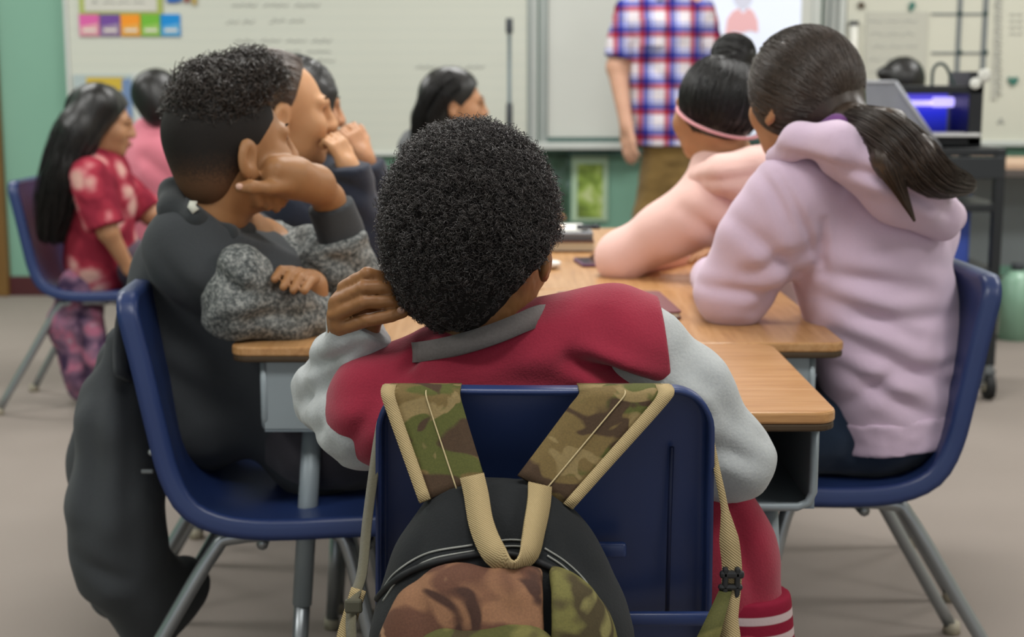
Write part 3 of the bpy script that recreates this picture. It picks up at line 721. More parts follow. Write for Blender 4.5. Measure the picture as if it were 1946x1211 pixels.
def caster(o):
    me = o.data; T = parent_world(o); b = BVHTree.FromPolygons([T @ x.co for x in me.vertices], [p.vertices[:] for p in me.polygons])
    def f(px, py, lift=.001):
        d = nrm(ray(px, py)); h = b.ray_cast(Vector((0, 0, HC)), Vector(d)); return None if h[0] is None else np.array(h[0])-d*lift
    return f
def top(par, J, mat, h=.006, d=.014, q=1., name='sweater', disp=None, sleeves=None, smat=None, hem=.0, belly=1., extra=None, sdisp=None, merge=None):
    S = Solid(); f = nrm(J['fwd']); mid = (J['shL']+J['shR'])/2; nb = J['neck']
    for s in 'LR': S.cone(lerp(nb, J['sh'+s], .12)-V(0, 0, .012), lerp(J['sh'+s], J['el'+s], .12), .043*q+d, .043*q+d, .05)
    S.cone(lerp(mid, J['pel'], .22), lerp(J['pel'], mid, -hem), .120*q*belly+d, .122*q*belly+d, .07, (f, 1.32))
    S.cone(nb-V(0, 0, .045), lerp(mid, J['pel'], .25)+f*.01, .056*q+d, .095*q+d, .05, (f, 1.2))
    if extra: extra(S)
    if merge:
        for s in 'LR':
            sh, el, wr = J['sh'+s], J['el'+s], J['wr'+s]; S.chain([lerp(sh, el, .0), lerp(sh, el, .5), el, lerp(el, wr, .9)], merge, .05)
    ax = nrm(mid-J['pel']); S.cut(*(J['hem'] if 'hem' in J else (J['pel']-ax*.09, -ax)))
    S.cut(nb+V(0, 0, .022), J.get('collar', (0, 0, 1)))
    T = S.go(name, mat, par, h, disp)
    for s in '' if merge else 'LR':
        e = sleeves.get(s, .93) if sleeves else .93; A = Solid(); sh, el, wr = J['sh'+s], J['el'+s], J['wr'+s]
        if e < .5:
            p = lerp(sh, el, e*2); A.cone(sh, p+nrm(el-sh)*.03, .045*q+d, .046*q+d, .03); A.cut(p, el-sh)
        else:
            p = lerp(el, wr, e); A.chain([lerp(sh, el, .02), el, p+nrm(wr-el)*.03], [.044*q+d*.95, .037*q+d, .026*q+d*.9], .03); A.cut(p, wr-el)
        A.go('sleeve', smat or mat, T, h, sdisp or folds([], rough=.004, scale=22, seed=ord(s)), world=False)
    return T
def bottoms(par, J, mat, h=.007, d=.012, q=1., name='trousers', shoe=SHOE):
    S = Solid(); up = V(0, 0, 1); f = nrm(J['fwd']); sd = np.cross(f, up)
    S.ell(J['pel'], np.array(J.get('hip', (.15, .115, .095)))*q+d*.3, np.stack([sd, f, up], 1), .05)
    for s in 'LR': S.chain([lerp(J['pel'], J['kn'+s], .14), J['kn'+s], J['an'+s]], [.072*q+d, .052*q+d, .04*q+d], .04)
    S.cut((0, 0, min(J['anL'][2], J['anR'][2])-.005), (0, 0, -1))
    T = S.go(name, mat, par, h, folds([], rough=.004, scale=16, seed=5))
    for s in 'LR':
        a = J['an'+s]; t = nrm(J['toe'+s]); K = Solid(); K.cone(V(a[0], a[1], .04)-t*.03, V(a[0], a[1], .03)+t*.13, .042*q, .036*q, .02); K.cone(a, V(a[0], a[1], .05), .04*q, .042*q, .03); K.cut((0, 0, .006), (0, 0, -1))
        K.go('shoe', shoe, par, .007)
def seat_pose(pel, fwd, hc, look, shw=.15, lean=0., desk=True, q=1., knee=.40, roll=0., elz=None):
    """a seated child; arms rest forward on the desk"""
    f = nrm(fwd); s = nrm(np.cross(f, (0, 0, 1))); J = dict(fwd=f, pel=V(*pel), hc=V(*hc)); J['hR'] = rot(look, roll)
    nb = J['hc']+V(0, 0, -.135*q)-f*.03; J['neck'] = nb; shc = nb-V(0, 0, .045)-f*.005
    for k, g in (('L', -1), ('R', 1)):
        J['sh'+k] = shc+s*shw*g; ez = J['sh'+k][2]-.20 if elz is None else elz
        J['el'+k] = V(*(J['sh'+k]+s*.05*g+f*.12)[:2], ez); J['wr'+k] = J['el'+k]+f*.19-s*.08*g+V(0, 0, .0); J['hand'+k] = (f-s*.3*g, V(0, 0, 1), -g, q, .3)
        J['kn'+k] = V(*(J['pel']+f*knee*.92+s*.09*g)[:2], .472); J['an'+k] = V(*(J['kn'+k]+f*.02)[:2], .085); J['toe'+k] = f
    return J
def person(label, loc):
    return thing('person', label, 'person', (loc[0], loc[1], 0))

# ------------------------------------------------------------------ cloth
RED = fabric('crimson_fleece', '9c2a3f', '7c1e31', .92, 380, .4)
GREYSL = fabric('light_grey_marl', 'b5b8b6', '92969a', .92, 300, .4)
RIB = fabric('grey_rib', '77716f', '5a5453', .9, 300, .3)
BLACKJ = fabric('black_jersey', '44474a', '383b3d', .92, 320, .3, sheen=.06)
m = Mat('heather_grey', .95, .1)
m.col(m.mix(.35, m.ramp(m.noise(150, 3, rough=.7), [(.36, '2f3334'), (.48, '5f6363'), (.62, 'a3a5a1')]), m.ramp(m.noise(42, 2), [(.35, '4a4d4d'), (.65, '8c8e8b')]))); m.bump(m.noise(170, 3), .5, .003); HEATHER = m.m
LILAC = fabric('lilac_fleece', 'd0bacd', 'c3abc1', .9, 350, .2, sheen=.2)
PINK = fabric('pale_pink_fleece', 'e8c3ba', 'dab0a7', .9, 350, .2, sheen=.2)
NAVYK = fabric('navy_knit', '2b3140', '1f2430', .95, 260, .5)
DENIM = fabric('dark_denim', '27384e', '16202f', .85, 500, .4)
DARKT = fabric('charcoal_trousers', '423f44', '363338', .9, 300, .3)
KHAKI = fabric('khaki_cotton', '7d6437', '69522b', .88, 300, .2)
ROSE = fabric('rose_cotton', 'e08796', 'd07586', .9, 300, .2)
GREYT = fabric('grey_cotton', '6f7172', '5b5d5f', .9, 300, .2)
m = Mat('plaid_cotton', .85, .15); o3 = m.xyz()
def stripes(ax, off, per=8.6):
    fr = m.math('FRACT', m.math('MULTIPLY_ADD', o3[ax], per, off))
    return m.ramp(fr, [(0, 'e4dfe2'), (.24, 'e4dfe2'), (.27, 'b23a55'), (.44, 'b23a55'), (.47, '4a55b0'), (.66, '3f4aa6'), (.69, 'dfe0ee'), (.80, '8f9ad8'), (.86, 'e4dfe2')])
m.col(m.mix(.78, m.mix(.5, stripes(0, .28), stripes(2, .1)), m.mix(1., stripes(0, .28), stripes(2, .1), 'MULTIPLY'))); PLAID = m.m
m = Mat('flower_print', .9, .1)
vo = m.n('TexVoronoi'); m.link(m.co, vo.inputs['Vector']); vo.inputs['Scale'].default_value = 10
fl = m.ramp(m.math('ADD', vo.outputs['Distance'], m.math('MULTIPLY', m.noise(22, 2), .45)), [(.44, 'd0a398'), (.58, 'bd6f74'), (.68, '9f3444'), (.9, '7f2535')]); m.col(fl); FLOWER = m.m
def camo(name, cols, sc):
    m = Mat(name, .85, .12)
    a = m.noise(sc, 2, m.map((1, 1, 1.5), (0, .5, 0)), .45, .5); b = m.noise(sc*1.1, 2, m.map((1, 1, 1.4), (0, -.4, 0), (3, 7, 1)), .45, .6); c = m.noise(sc*1.3, 2, m.map((1, 1, 1.2), (0, 0, 0), (9, 2, 5)), .45, .8)
    q = m.mix(m.ramp(a, [(.47, '000000'), (.51, 'ffffff')]), cols[0], cols[1])
    q = m.mix(m.ramp(b, [(.545, '000000'), (.585, 'ffffff')]), q, cols[2]); q = m.mix(m.ramp(c, [(.59, '000000'), (.62, 'ffffff')]), q, cols[3])
    m.col(m.mix(.25, q, m.ramp(m.noise(500, 2), [(.3, '303028'), (.7, 'b0a890')]), 'OVERLAY')); m.bump(m.noise(700, 2), .3, .0008); return m.m
CAMO = camo('camouflage_strap', ['71603f', '555831', '4a3b2f', '867552'], 15)
CAMO2 = camo('camouflage_pocket', ['8d6850', '64463a', '49352f', '9c7a60'], 12)
CAMO3 = camo('camouflage_pocket_green', ['716d42', '565633', '4a4230', '807a50'], 12)
m = Mat('tan_webbing', .85, .15); wv = m.n('TexWave', wave_type='BANDS', bands_direction='DIAGONAL'); m.link(m.co, wv.inputs['Vector']); wv.inputs['Scale'].default_value = 190; wv.inputs['Distortion'].default_value = .6
m.col(m.mix(wv.outputs['Fac'], '8f7c58', 'b8a47c')); m.bump(wv.outputs['Fac'], .5, .001); WEB = m.m
PACKB = fabric('black_pack_cloth', '232527', '1b1d1e', .8, 420, .35, sheen=.04)
THREAD = plain('pale_thread', '8c8d88', .7, var=0); THREADT = plain('tan_thread', 'b3a27c', .7, var=0)

# ------------------------------------------------------------------ the boy in the crimson jacket (back to the camera)
P = person('person in crimson jacket with grey sleeves and black afro hair, seated nearest camera', at(940, 800, 1.75)[:2])
YR = 1.72
hc, hR = at(924, 450, YR+.01), rot((.30, .95, -.08), .04)
S = Solid(); add_head(S, hc, hR, 1.0)
nb = at(915, 690, YR+.015); S.cone(at(905, 560, YR+.01), nb, .049, .053, .03)
S.chain([nb, at(705, 790, 1.745), at(632, 745, 1.87), at(672, 632, 1.755)], [.05, .045, .034, .026], .03)
S.chain([nb, at(1215, 668, 1.73), at(1395, 872, 1.735), at(1290, 985, 1.93), at(1180, 1010, 2.03)], [.045, .036, .030, .026, .02], .02)
S.cone(at(970, 860, 1.77), at(1010, 1200, 1.88), .115, .115, .06, ((0, 1, 0), 1.4))
hand(S, at(1180, 1010, 2.03), (-.5, .8, -.1), (0, .2, 1), -1, .95, .3)
# left hand at his ear: back of the hand, then four fingers pointing right
S.cone(at(672, 632, 1.755), at(660, 600, 1.735), .025, .026, .02, ((.3, 1, 0), 1.3))
S.chain([at(661, 552, 1.722), at(648, 580, 1.718), at(648, 615, 1.722), at(668, 628, 1.728)], [.011, .0125, .0125, .011], .012)
S.cone(at(700, 610, 1.738), at(690, 575, 1.738), .016, .018, .015)
for pts, rs in (([(655, 547, 1.718), (698, 521, 1.700), (741, 530, 1.712)], [.0095, .0085, .0066]),
                ([(641, 573, 1.714), (692, 547, 1.694), (735, 546, 1.699), (764, 557, 1.712)], [.0096, .0085, .0079, .0066]),
                ([(636, 598, 1.714), (692, 574, 1.692), (742, 572, 1.697), (770, 580, 1.708)], [.0096, .0085, .0079, .0066]),
                ([(646, 624, 1.718), (700, 608, 1.696), (744, 600, 1.694), (766, 594, 1.698)], [.0095, .0084, .0078, .0068])):
    S.chain([at(*p) for p in pts], rs, .0012)
S.chain([at(690, 612, 1.75), at(728, 595, 1.748), at(758, 580, 1.74)], [.011, .0095, .0075], .004)
for s in (-1, 1):
    p0 = V(.03+.08*s, 1.93, .50); kn = V(.03+.1*s, 2.2, .47); an = V(.03+.1*s, 2.22, .085); S.chain([p0, kn, an], [.07, .05, .035], .03)
S.go('body', SK_D, P, .0026, lambda v, n: n*(.0006*noise(v*160, 3))[:, None])
Jr = dict(fwd=V(0, 1, 0), pel=V(.03, 1.86, .50), knL=V(-.07, 2.2, .47), knR=V(.13, 2.2, .47), anL=V(-.07, 2.22, .085), anR=V(.13, 2.22, .085), toeL=V(0, 1, 0), toeR=V(0, 1, 0))
g = G(); g.sphere(at(762, 590, 1.690), (.0052, .002, .0042), 10).go('fingernail', plain('nail', 'a07b66', .3, .5, var=0), P, True, True)
G().sphere(at(790, 575, 1.69), .0032, 8).go('ear_stud', plain('silver', 'c8cacc', .2, .6, .9, var=0), P, True, True)
face = add_face(P, hc, hR, 1.0, LIP_B, HAIRC)
# jacket
S = Solid(); S.chain([at(722, 792, 1.73), at(722, 770, 1.73), at(795, 744, 1.75), at(908, 706, 1.745), at(1055, 672, 1.74), at(1165, 652, 1.735), at(1225, 662, 1.73)], [.050, .053, .055, .060, .059, .060, .0585], .045)
S.cone(at(885, 690, 1.715), at(990, 660, 1.715), .033, .037, .04); S.cone(at(965, 850, 1.765), at(1010, 1230, 1.85), .137, .135, .07, ((0, 1, 0), 1.42))
S.chain([at(1300, 850, 1.80), at(1375, 1040, 1.78), at(1415, 1215, 1.77)], [.045, .055, .060], .05, ((0, 1, 0), 1.2))
S.cut(at(1258, 660, 1.73), (1, 0, .16))if False else None
zH = at(1415, 1152, 1.72)[2]
S.cut((0, 0, zH-.06), (0, 0, -1))
fl = [(at(880, 700, 1.68), at(1040, 640, 1.68), .014, .004), (at(1085, 690, 1.65), at(1262, 752, 1.67), .010, .016), (at(1120, 700, 1.65), at(1225, 740, 1.66), .008, .009), (at(800, 668, 1.7), at(770, 700, 1.69), .006, .008),
      (at(640, 760, 1.7), at(790, 700, 1.69), .018, .006), (at(900, 740, 1.66), at(1080, 720, 1.65), .02, .006), (at(660, 850, 1.7), at(720, 760, 1.68), .012, .007), (at(1390, 950, 1.72), at(1440, 1150, 1.71), .012, .008)]
S.cone(at(1400, 880, 1.80), at(1600, 700, 1.73), .001, .001, .001) if False else None
v, q = S.mesh(.0042); v = v+folds(fl, rough=.0035, scale=13, seed=3)(v, normals(v, q))
# the red ends at the shoulder seam
seam_p, seam_n = at(1262, 660, 1.73), nrm(V(1, 0, .13))
keep = ((v-seam_p)@seam_n < 0) | (v[:, 2] < at(1300, 862, 1.73)[2])
v2 = v.copy(); over = ~keep; v2[over] -= np.outer((v[over]-seam_p)@seam_n, seam_n)
jacket = mesh('jacket', v2, q, RED, P, True, True)
def slv(name, pts, rs, end=None, endn=None, mat=GREYSL, par=jacket, fl=[], rough=.0045, h=.0042, seed=1, k=.03, start=None):
    S = Solid(); S.chain(pts, rs, k)
    if end is not None: S.cut(end, endn)
    if start is not None: S.cut(*start)
    return S.go(name, mat, par, h, folds(fl, rough=rough, scale=20, seed=seed), world=False)
slv('sleeve', [at(1218, 664, 1.73), at(1310, 752, 1.725), at(1392, 872, 1.735), at(1290, 985, 1.93)], [.056, .0485, .0445, .037], at(1300, 975, 1.91), (-.5, .8, -.2),
    fl=[(at(1270, 740, 1.69), at(1340, 790, 1.69), .008, .006), (at(1300, 680, 1.69), at(1400, 800, 1.69), .014, .004), (at(1370, 850, 1.69), at(1440, 880, 1.69), .01, .005)], rough=.003)
slv('sleeve', [at(694, 803, 1.755), at(634, 752, 1.875), at(676, 640, 1.755), at(705, 602, 1.73)], [.063, .048, .0365, .0345], at(676, 598, 1.74), (.66, 0, .75),
    fl=[(at(575, 700, 1.84), at(680, 660, 1.72), .007, .007), (at(570, 760, 1.84), at(650, 700, 1.78), .008, .008), (at(600, 640, 1.8), at(640, 600, 1.72), .006, .005), (at(590, 820, 1.8), at(640, 770, 1.8), .008, .006)], rough=.006, seed=4)
c = spline([at(792, 664, 1.70), at(860, 652, 1.672), at(940, 628, 1.665), at(1012, 598, 1.685), at(1032, 590, 1.73), at(980, 590, 1.785), at(880, 620, 1.80), at(800, 655, 1.76)], 48, True)
cc = np.concatenate([c, c[:2]]); COLL = G().add(*band(cc+V(0, 0, -.004), (0, .35, 1), .024, .0075)).go('collar', RIB, jacket, True)
G().add(*band(cc+V(0, -.0012, -.0125), (0, .35, 1), .007, .0075)).go('collar_stripe', plain('dark_rib', '3b3436', .9), COLL, True)
# seam piping, waistband with pale stripes
S = Solid(); S.cone(at(1005, 1165, 1.84), at(1010, 1225, 1.85), .140, .139, .07, ((0, 1, 0), 1.42)); S.chain([at(1410, 1150, 1.775), at(1418, 1225, 1.775)], [.063, .062], .05, ((0, 1, 0), 1.2)); S.cut((0, 0, zH), (0, 0, 1)); S.cut((0, 0, zH-.075), (0, 0, -1))
m = Mat('striped_waistband', .9, .1); z = m.xyz()[2]; fr = m.math('MULTIPLY_ADD', z, 1/.075, -(zH-.075)/.075)
m.col(m.ramp(fr, [(0, '7d1c31'), (.28, '7d1c31'), (.3, 'b9a6a6'), (.42, 'b9a6a6'), (.44, '7d1c31'), (.62, '7d1c31'), (.64, 'b9a6a6'), (.76, 'b9a6a6'), (.78, '7d1c31')])); m.bump(m.noise(300, 2), .3, .001)
S.go('waistband', m.m, jacket, .005, world=False)
bottoms(P, Jr, DARKT)
# coily hair
S = Solid(); S.ell(at(893, 410, YR), (.099, .103, .106), None, .05); S.ell(at(905, 505, YR-.004), (.078, .07, .062), None, .05); S.ell(at(850, 520, YR), (.058, .062, .045), None, .05); S.ell(at(885, 575, YR-.006), (.056, .055, .022), None, .03)
S.cut(hc+hR@V(0, .082, 0), hR@V(0, 1, -.35)); S.cut(hc+hR@V(.05, .035, -.05), hR@V(.6, .8, -.3)); S.cut(at(1042, 473, YR), (99, 0, -95))
v, q = S.mesh(.005); nn = normals(v, q); v = v+nn*(.003*noise(v*45, 1)+.002*noise(v*95, 2))[:, None]
HR = mesh('hair', v, q, HAIRBASE, P, True, True)
NC = 24000; cand = np.where((v-at(1042, 473, YR))@nrm(V(99, 0, -95)) < -.004)[0]; sel = RNG.choice(cand, NC); pp = v[sel]+RNG.normal(0, .002, (NC, 3))
low = np.clip((pp[:, 2]-at(890, 600, YR)[2])/.1, .25, 1)
vv, ff = curls(pp-nn[sel]*.004, nn[sel], RNG.uniform(.009, .018, NC)*low, RNG.uniform(.0016, .0034, NC), RNG.uniform(1.2, 2.6, NC), 9, .6, .00055)
o = mesh('curls', vv, ff, HAIRC, HR, True, False); o['kind'] = 'stuff'

# ------------------------------------------------------------------ girl in lilac hoodie
def cap_dirs(n, back=-1): return dirs(n, lambda d: d[1] < .62 and d[2] > -.62 and (d[1]*.8-d[2]*.55) < .5)
def haircap(par, hc, hR, rad, cen, mat, front=.05, tilt=.55, extra=None, h=.005, low=-.075, disp=None):
    S = Solid(); S.ell(hc+hR@np.asarray(cen), rad, hR, .03)
    if extra: extra(S)
    S.cut(hc+hR@V(0, front, .03), hR@V(0, .83, -tilt)); S.cut(hc+hR@V(0, 0, low), hR@V(0, .35, -1))
    return S.go('hair', mat, par, h, disp or (lambda v, n: n*(.0016*noise(v*np.array([60, 60, 18]), 4))[:, None]))
pel = V(at(1706, 780, 2.58)[0], 2.58, .497)
J = seat_pose(pel, (-.75, .66, 0), at(1527, 186, 2.52), (-.45, .9, .02))
J['neck'] = at(1572, 285, 2.53); J['shL'] = at(1505, 362, 2.45); J['shR'] = at(1752, 425, 2.66)
J['elL'] = at(1392, 553, 2.52); J['wrL'] = at(1350, 528, 2.85); J['handL'] = (V(.3, .9, .1), V(-.8, .3, .3), -1, .9, .5)
J['elR'] = V(at(1640, 560, 2.95)[0], 2.95, .76); J['wrR'] = J['elR']+V(-.22, .02, 0); J['handR'] = (V(-1, .1, 0), V(0, 0, 1), 1, .95, .3)
J['collar'] = nrm(V(-.5, .3, 1)); J['hem'] = (at(1720, 862, 2.47), (.08, 0, -1)); J['hip'] = (.122, .095, .088)
for k, g in (('L', -.07), ('R', .1)):
    J['kn'+k] = V(pel[0]-.37, pel[1]+g, .472); J['an'+k] = V(pel[0]-.36, pel[1]+g*1.1, .085); J['toe'+k] = V(-1, 0, 0)
P = person('person in lilac hoodie and jeans with dark brown ponytail, elbow on desk', pel)
figure(P, J, SK_T, .0055); add_face(P, J['hc'], J['hR'], .98, LIP_T, HAIRBR)
fl = [(at(1575, 520, 2.45), at(1760, 545, 2.47), .014, .010), (at(1580, 570, 2.45), at(1740, 640, 2.46), .014, .010), (at(1590, 640, 2.45), at(1820, 740, 2.48), .016, .012), (at(1600, 700, 2.46), at(1760, 790, 2.47), .013, .009),
      (at(1625, 600, 2.45), at(1820, 600, 2.5), .012, .006), (at(1560, 420, 2.42), at(1570, 520, 2.42), .007, .006), (at(1680, 480, 2.46), at(1840, 520, 2.5), .016, .005), (at(1650, 720, 2.46), at(1830, 690, 2.5), .012, .006), (at(1600, 780, 2.46), at(1700, 700, 2.46), .014, .007)]
fl += [(at(1400, 420, 2.42), at(1560, 560, 2.42), .014, .008), (at(1420, 520, 2.44), at(1555, 470, 2.42), .013, .009), (at(1450, 330, 2.4), at(1500, 420, 2.4), .01, .005), (at(1330, 540, 2.5), at(1480, 560, 2.45), .01, .006), (at(1440, 590, 2.45), at(1560, 500, 2.43), .012, .008)]
fl += [(at(1478, 330, 2.4), at(1560, 500, 2.42), .006, .004)]
def ex(S):
    S.cone(at(1640, 440, 2.57), at(1700, 640, 2.6), .135, .135, .08, ((-.75, .66, 0), 1.25))
T = top(P, J, LILAC, .0048, .016, name='hoodie', disp=folds(fl, rough=.0022, scale=8, seed=8), merge=[.062, .064, .056, .044], hem=.05, extra=ex, belly=1.02)
# deep-set hem band
S = Solid(); ax = nrm((J['shL']+J['shR'])/2-J['pel']); S.cone(pel+ax*.04, pel-ax*.06, .1455, .1435, .05, (J['fwd'], 1.32)); S.cut(at(1720, 800, 2.47), (-.08, 0, 1)); S.cut(at(1720, 864, 2.47), (.08, 0, -1)); S.go('hem_band', LILAC, T, .005, folds([], rough=.002, scale=30), world=False)
S = Solid(); S.chain([at(1478, 300, 2.45), at(1520, 268, 2.40), at(1590, 275, 2.36), at(1670, 322, 2.36), at(1745, 372, 2.40), at(1803, 412, 2.52)], [.020, .024, .031, .038, .039, .030], .03)
S.chain([at(1590, 300, 2.40), at(1700, 370, 2.40), at(1790, 425, 2.46)], [.03, .04, .03], .03)
HD_ = S.go('hood', LILAC, T, .0048, folds([(at(1490, 290, 2.38), at(1700, 350, 2.34), .008, .007), (at(1600, 300, 2.34), at(1810, 410, 2.4), .009, .007)], rough=.002, scale=10, seed=9), world=False)
S = Solid(); S.chain([at(1548, 250, 2.425), at(1590, 240, 2.39), at(1635, 262, 2.375)], [.012, .016, .012], .02); S.go('hood_lining', fabric('purple_lining', '7b4a8c', '63386f'), HD_, .004, world=False)
bottoms(P, J, DENIM)
hR = J['hR']; hcL = J['hc']
cenp = at(1531, 160, 2.515); cl = hR.T@(cenp-hcL)
HR = haircap(P, hcL, hR, (.0935, .103, .098), cl, HAIRBR, .058, .5, lambda S: (S.ell(at(1575, 215, 2.475), (.056, .046, .042), None, .04), S.cone(at(1606, 224, 2.44), at(1645, 236, 2.42), .026, .024, .03)), low=-.09)
goal = nrm(hR.T@(at(1632, 225, 2.42)-cenp))
st = dirs(2600, lambda d: d[1] < .55 and d[2] > -.8)
hairmesh('hair_strands', slerp_paths(cenp, hR, V(.0945, .104, .099), st, goal, 14), .0007, HAIRBR, HR)
ta = [at(1608, 228, 2.42), at(1660, 255, 2.365), at(1688, 308, 2.315), at(1708, 355, 2.31), at(1738, 420, 2.33)]
tb = [at(1612, 228, 2.42), at(1684, 252, 2.37), at(1738, 300, 2.32), at(1780, 338, 2.33), at(1840, 352, 2.40)]
S = Solid(); S.chain([ta[0], ta[1], ta[2], ta[3]], [.026, .028, .020, .008], .02); S.chain([tb[0], tb[1], tb[2], tb[3]], [.026, .036, .034, .015], .02)
PT = S.go('ponytail', HAIRBR, HR, .0045, lambda v, n: n*(.003*noise(v*np.array([70, 70, 25]), 6))[:, None], world=False)
tmid = [at(1610, 228, 2.42), at(1672, 252, 2.345), at(1720, 290, 2.31), at(1760, 345, 2.32), at(1810, 372, 2.36)]
Pp = np.concatenate([lockpaths(ta, .030, 900, taper=(.9, 1.05, .8, .35, .05), rand=.22), lockpaths(tb, .036, 1300, taper=(.8, 1.05, 1.05, .8, .35), rand=.3), lockpaths(tmid, .034, 800, taper=(.8, 1.05, 1, .6, .12), rand=.25)])
hairmesh('ponytail_strands', Pp, np.linspace(.0008, .0005, 16)[None], HAIRBR, HR)
G().tube([at(1622, 208, 2.405), at(1632, 232, 2.385), at(1620, 258, 2.40)], .008, 8).go('hair_tie', plain('black_elastic', '1d1c1e', .7), HR, True)

# ------------------------------------------------------------------ girl in pale pink hoodie
pel = V(.56, 3.2, .515)
J = seat_pose(pel, (-.7, .7, 0), at(1360, 210, 3.13), (-.48, .88, .03))
J['neck'] = at(1378, 300, 3.14); J['shL'] = at(1352, 388, 3.06); J['shR'] = at(1490, 375, 3.3); J['elL'] = at(1180, 488, 3.12); J['wrL'] = at(1290, 492, 3.36); J['handL'] = (V(.3, .8, 0), V(0, 0, 1), -1, .9, .3)
J['elR'] = V(.46, 3.46, .755); J['wrR'] = V(.31, 3.36, .725); J['handR'] = (V(-1, .1, 0), V(0, 0, 1), 1, .9, .3)
for k, g in (('L', -.08), ('R', .09)):
    J['kn'+k] = V(pel[0]-.37, pel[1]+g, .472); J['an'+k] = V(pel[0]-.34, pel[1]+g, .085); J['toe'+k] = V(-1, 0, 0)
P = person('person in pale pink hoodie with hair bun and pink headband', pel)
figure(P, J, SK_T, .0055, .95, False); add_face(P, J['hc'], J['hR'], .98, LIP_T, HAIRB)
T = top(P, J, PINK, .0055, .016, .97, 'hoodie', folds([(at(1300, 400, 3.0), at(1430, 500, 3.05), .015, .008)], rough=.002, scale=10, seed=12), merge=[.060, .054, .045, .04])
S = Solid(); S.chain([at(1330, 335, 3.06), at(1375, 330, 3.0), at(1425, 318, 3.0), at(1470, 300, 3.05)], [.026, .034, .036, .034], .03); S.chain([at(1345, 345, 3.04), at(1410, 345, 3.0), at(1480, 335, 3.05)], [.02, .03, .03], .03)
S.go('hood', PINK, T, .0055, folds([(at(1330, 345, 3), at(1450, 330, 3), .008, .006)], rough=.004, scale=18), world=False)
bottoms(P, J, DARKT)
hR, hcL = J['hR'], J['hc']; cenp = at(1370, 190, 3.118); cl = hR.T@(cenp-hcL)
HR = haircap(P, hcL, hR, (.0785, .103, .094), cl, HAIRB, .062, .45, lambda S: S.cone(at(1385, 135, 3.12), at(1393, 115, 3.12), .035, .035, .03), low=-.085)
bc = at(1394, 104, 3.12); goal = nrm(hR.T@(bc-cenp))
hairmesh('hair_strands', slerp_paths(cenp, hR, V(.0795, .104, .095), dirs(1200, lambda d: d[1] < .6 and d[2] > -.75 and d@goal < .9), goal, 12), .001, HAIRB, HR)
S = Solid(); S.ell(bc, (.046, .046, .044), None, .02); BN = S.go('bun', HAIRB, HR, .005, lambda v, n: n*(.004*noise(v*50, 3))[:, None], world=False)
th = np.linspace(0, 1, 18)[None]; N = 260; ax = nrm(goal@hR.T+V(.1, .1, .3)); u = nrm(np.cross(ax, (0, 1, .2))); vv = np.cross(ax, u); a0 = RNG.uniform(0, 6.28, (N, 1)); hgt = RNG.uniform(-.9, .95, (N, 1)); ang = a0+th*RNG.uniform(1.5, 3.5, (N, 1)); hh = np.clip(hgt+.25*np.sin(th*3+a0), -.97, .97); rr = np.sqrt(1-hh**2)
Pp = bc+.0475*(rr*np.cos(ang))[..., None]*u+.0475*(rr*np.sin(ang))[..., None]*vv+.0455*hh[..., None]*ax
hairmesh('bun_strands', Pp, .0012, HAIRB, HR)
hb = []
for t in np.linspace(0, 2*math.pi, 40, endpoint=False):
    d = V(math.cos(t)*.0765, math.sin(t)*.0945, 0); hb.append(hcL+hR@(V(0, -.012, -.020)+V(d[0]*1.02, d[1]*1.06, .03*d[1]/.09)))
v, f = tube(np.array(hb), .0062, 8, False, True, .5); mesh('headband', v, f, fabric('pink_band', 'd99a9e', 'c98a8f'), P, True, True)

# ------------------------------------------------------------------ boy in the black jacket with grey sleeves
pel = V(-.335, 2.50, .495)
J = seat_pose(pel, (.95, .3, 0), at(440, 282, 2.42), (.80, .60, .14))
J['neck'] = at(408, 400, 2.42); J['shR'] = at(355, 468, 2.38); J['shL'] = at(500, 448, 2.62); J['elR'] = at(445, 580, 2.345); J['wrR'] = at(600, 597, 2.40); J['elL'] = at(672, 545, 2.54); J['wrL'] = at(624, 378, 2.49)
for k, g in (('L', .09), ('R', -.075)):
    J['kn'+k] = V(pel[0]+.38, pel[1]+g, .472); J['an'+k] = V(pel[0]+.36, pel[1]+g, .085); J['toe'+k] = V(1, 0, 0)
P = person('person in black jacket with heather grey sleeves, curly hair, chin on hand', pel)
S = Solid(); hcB, hRB = J['hc'], J['hR']; add_head(S, hcB, hRB, 1.0)
nb = J['neck']; S.cone(hcB+hRB@V(0, -.02, -.05), nb, .052, .056, .025)
for s in 'LR': S.cone(nb, J['sh'+s]-V(0, 0, .012), .040, .038, .02); S.chain([J['sh'+s]-V(0, 0, .01), J['el'+s], J['wr'+s]], [.038, .034, .026], .02)
S.cone(lerp((J['shL']+J['shR'])/2, pel, .3), pel, .09, .10, .06, (J['fwd'], 1.2))
for s in 'LR': S.chain([lerp(pel, J['kn'+s], .12), J['kn'+s], J['an'+s]], [.07, .05, .032], .03)
# hand under his jaw, thumb towards the camera's left, fingers curled below the chin
S.chain([J['wrL'], at(600, 350, 2.44), at(560, 335, 2.40), at(528, 325, 2.38)], [.026, .030, .030, .024], .015)
S.cone(at(585, 352, 2.42), at(520, 352, 2.385), .022, .018, .02)
S.chain([at(545, 352, 2.375), at(510, 357, 2.355), at(478, 356, 2.345), at(456, 356, 2.345)], [.014, .011, .0105, .009], .006)
for i, pts in enumerate(([(518, 322, 2.375), (492, 340, 2.385), (484, 372, 2.395), (490, 388, 2.40)], [(525, 335, 2.39), (505, 358, 2.40), (503, 383, 2.41), (508, 393, 2.41)], [(532, 345, 2.40), (522, 368, 2.41), (520, 388, 2.42), (525, 396, 2.42)], [(540, 352, 2.41), (536, 372, 2.42), (534, 386, 2.43)])):
    S.chain([at(*p) for p in pts], [.0115, .0098, .009, .008][:len(pts)], .003)
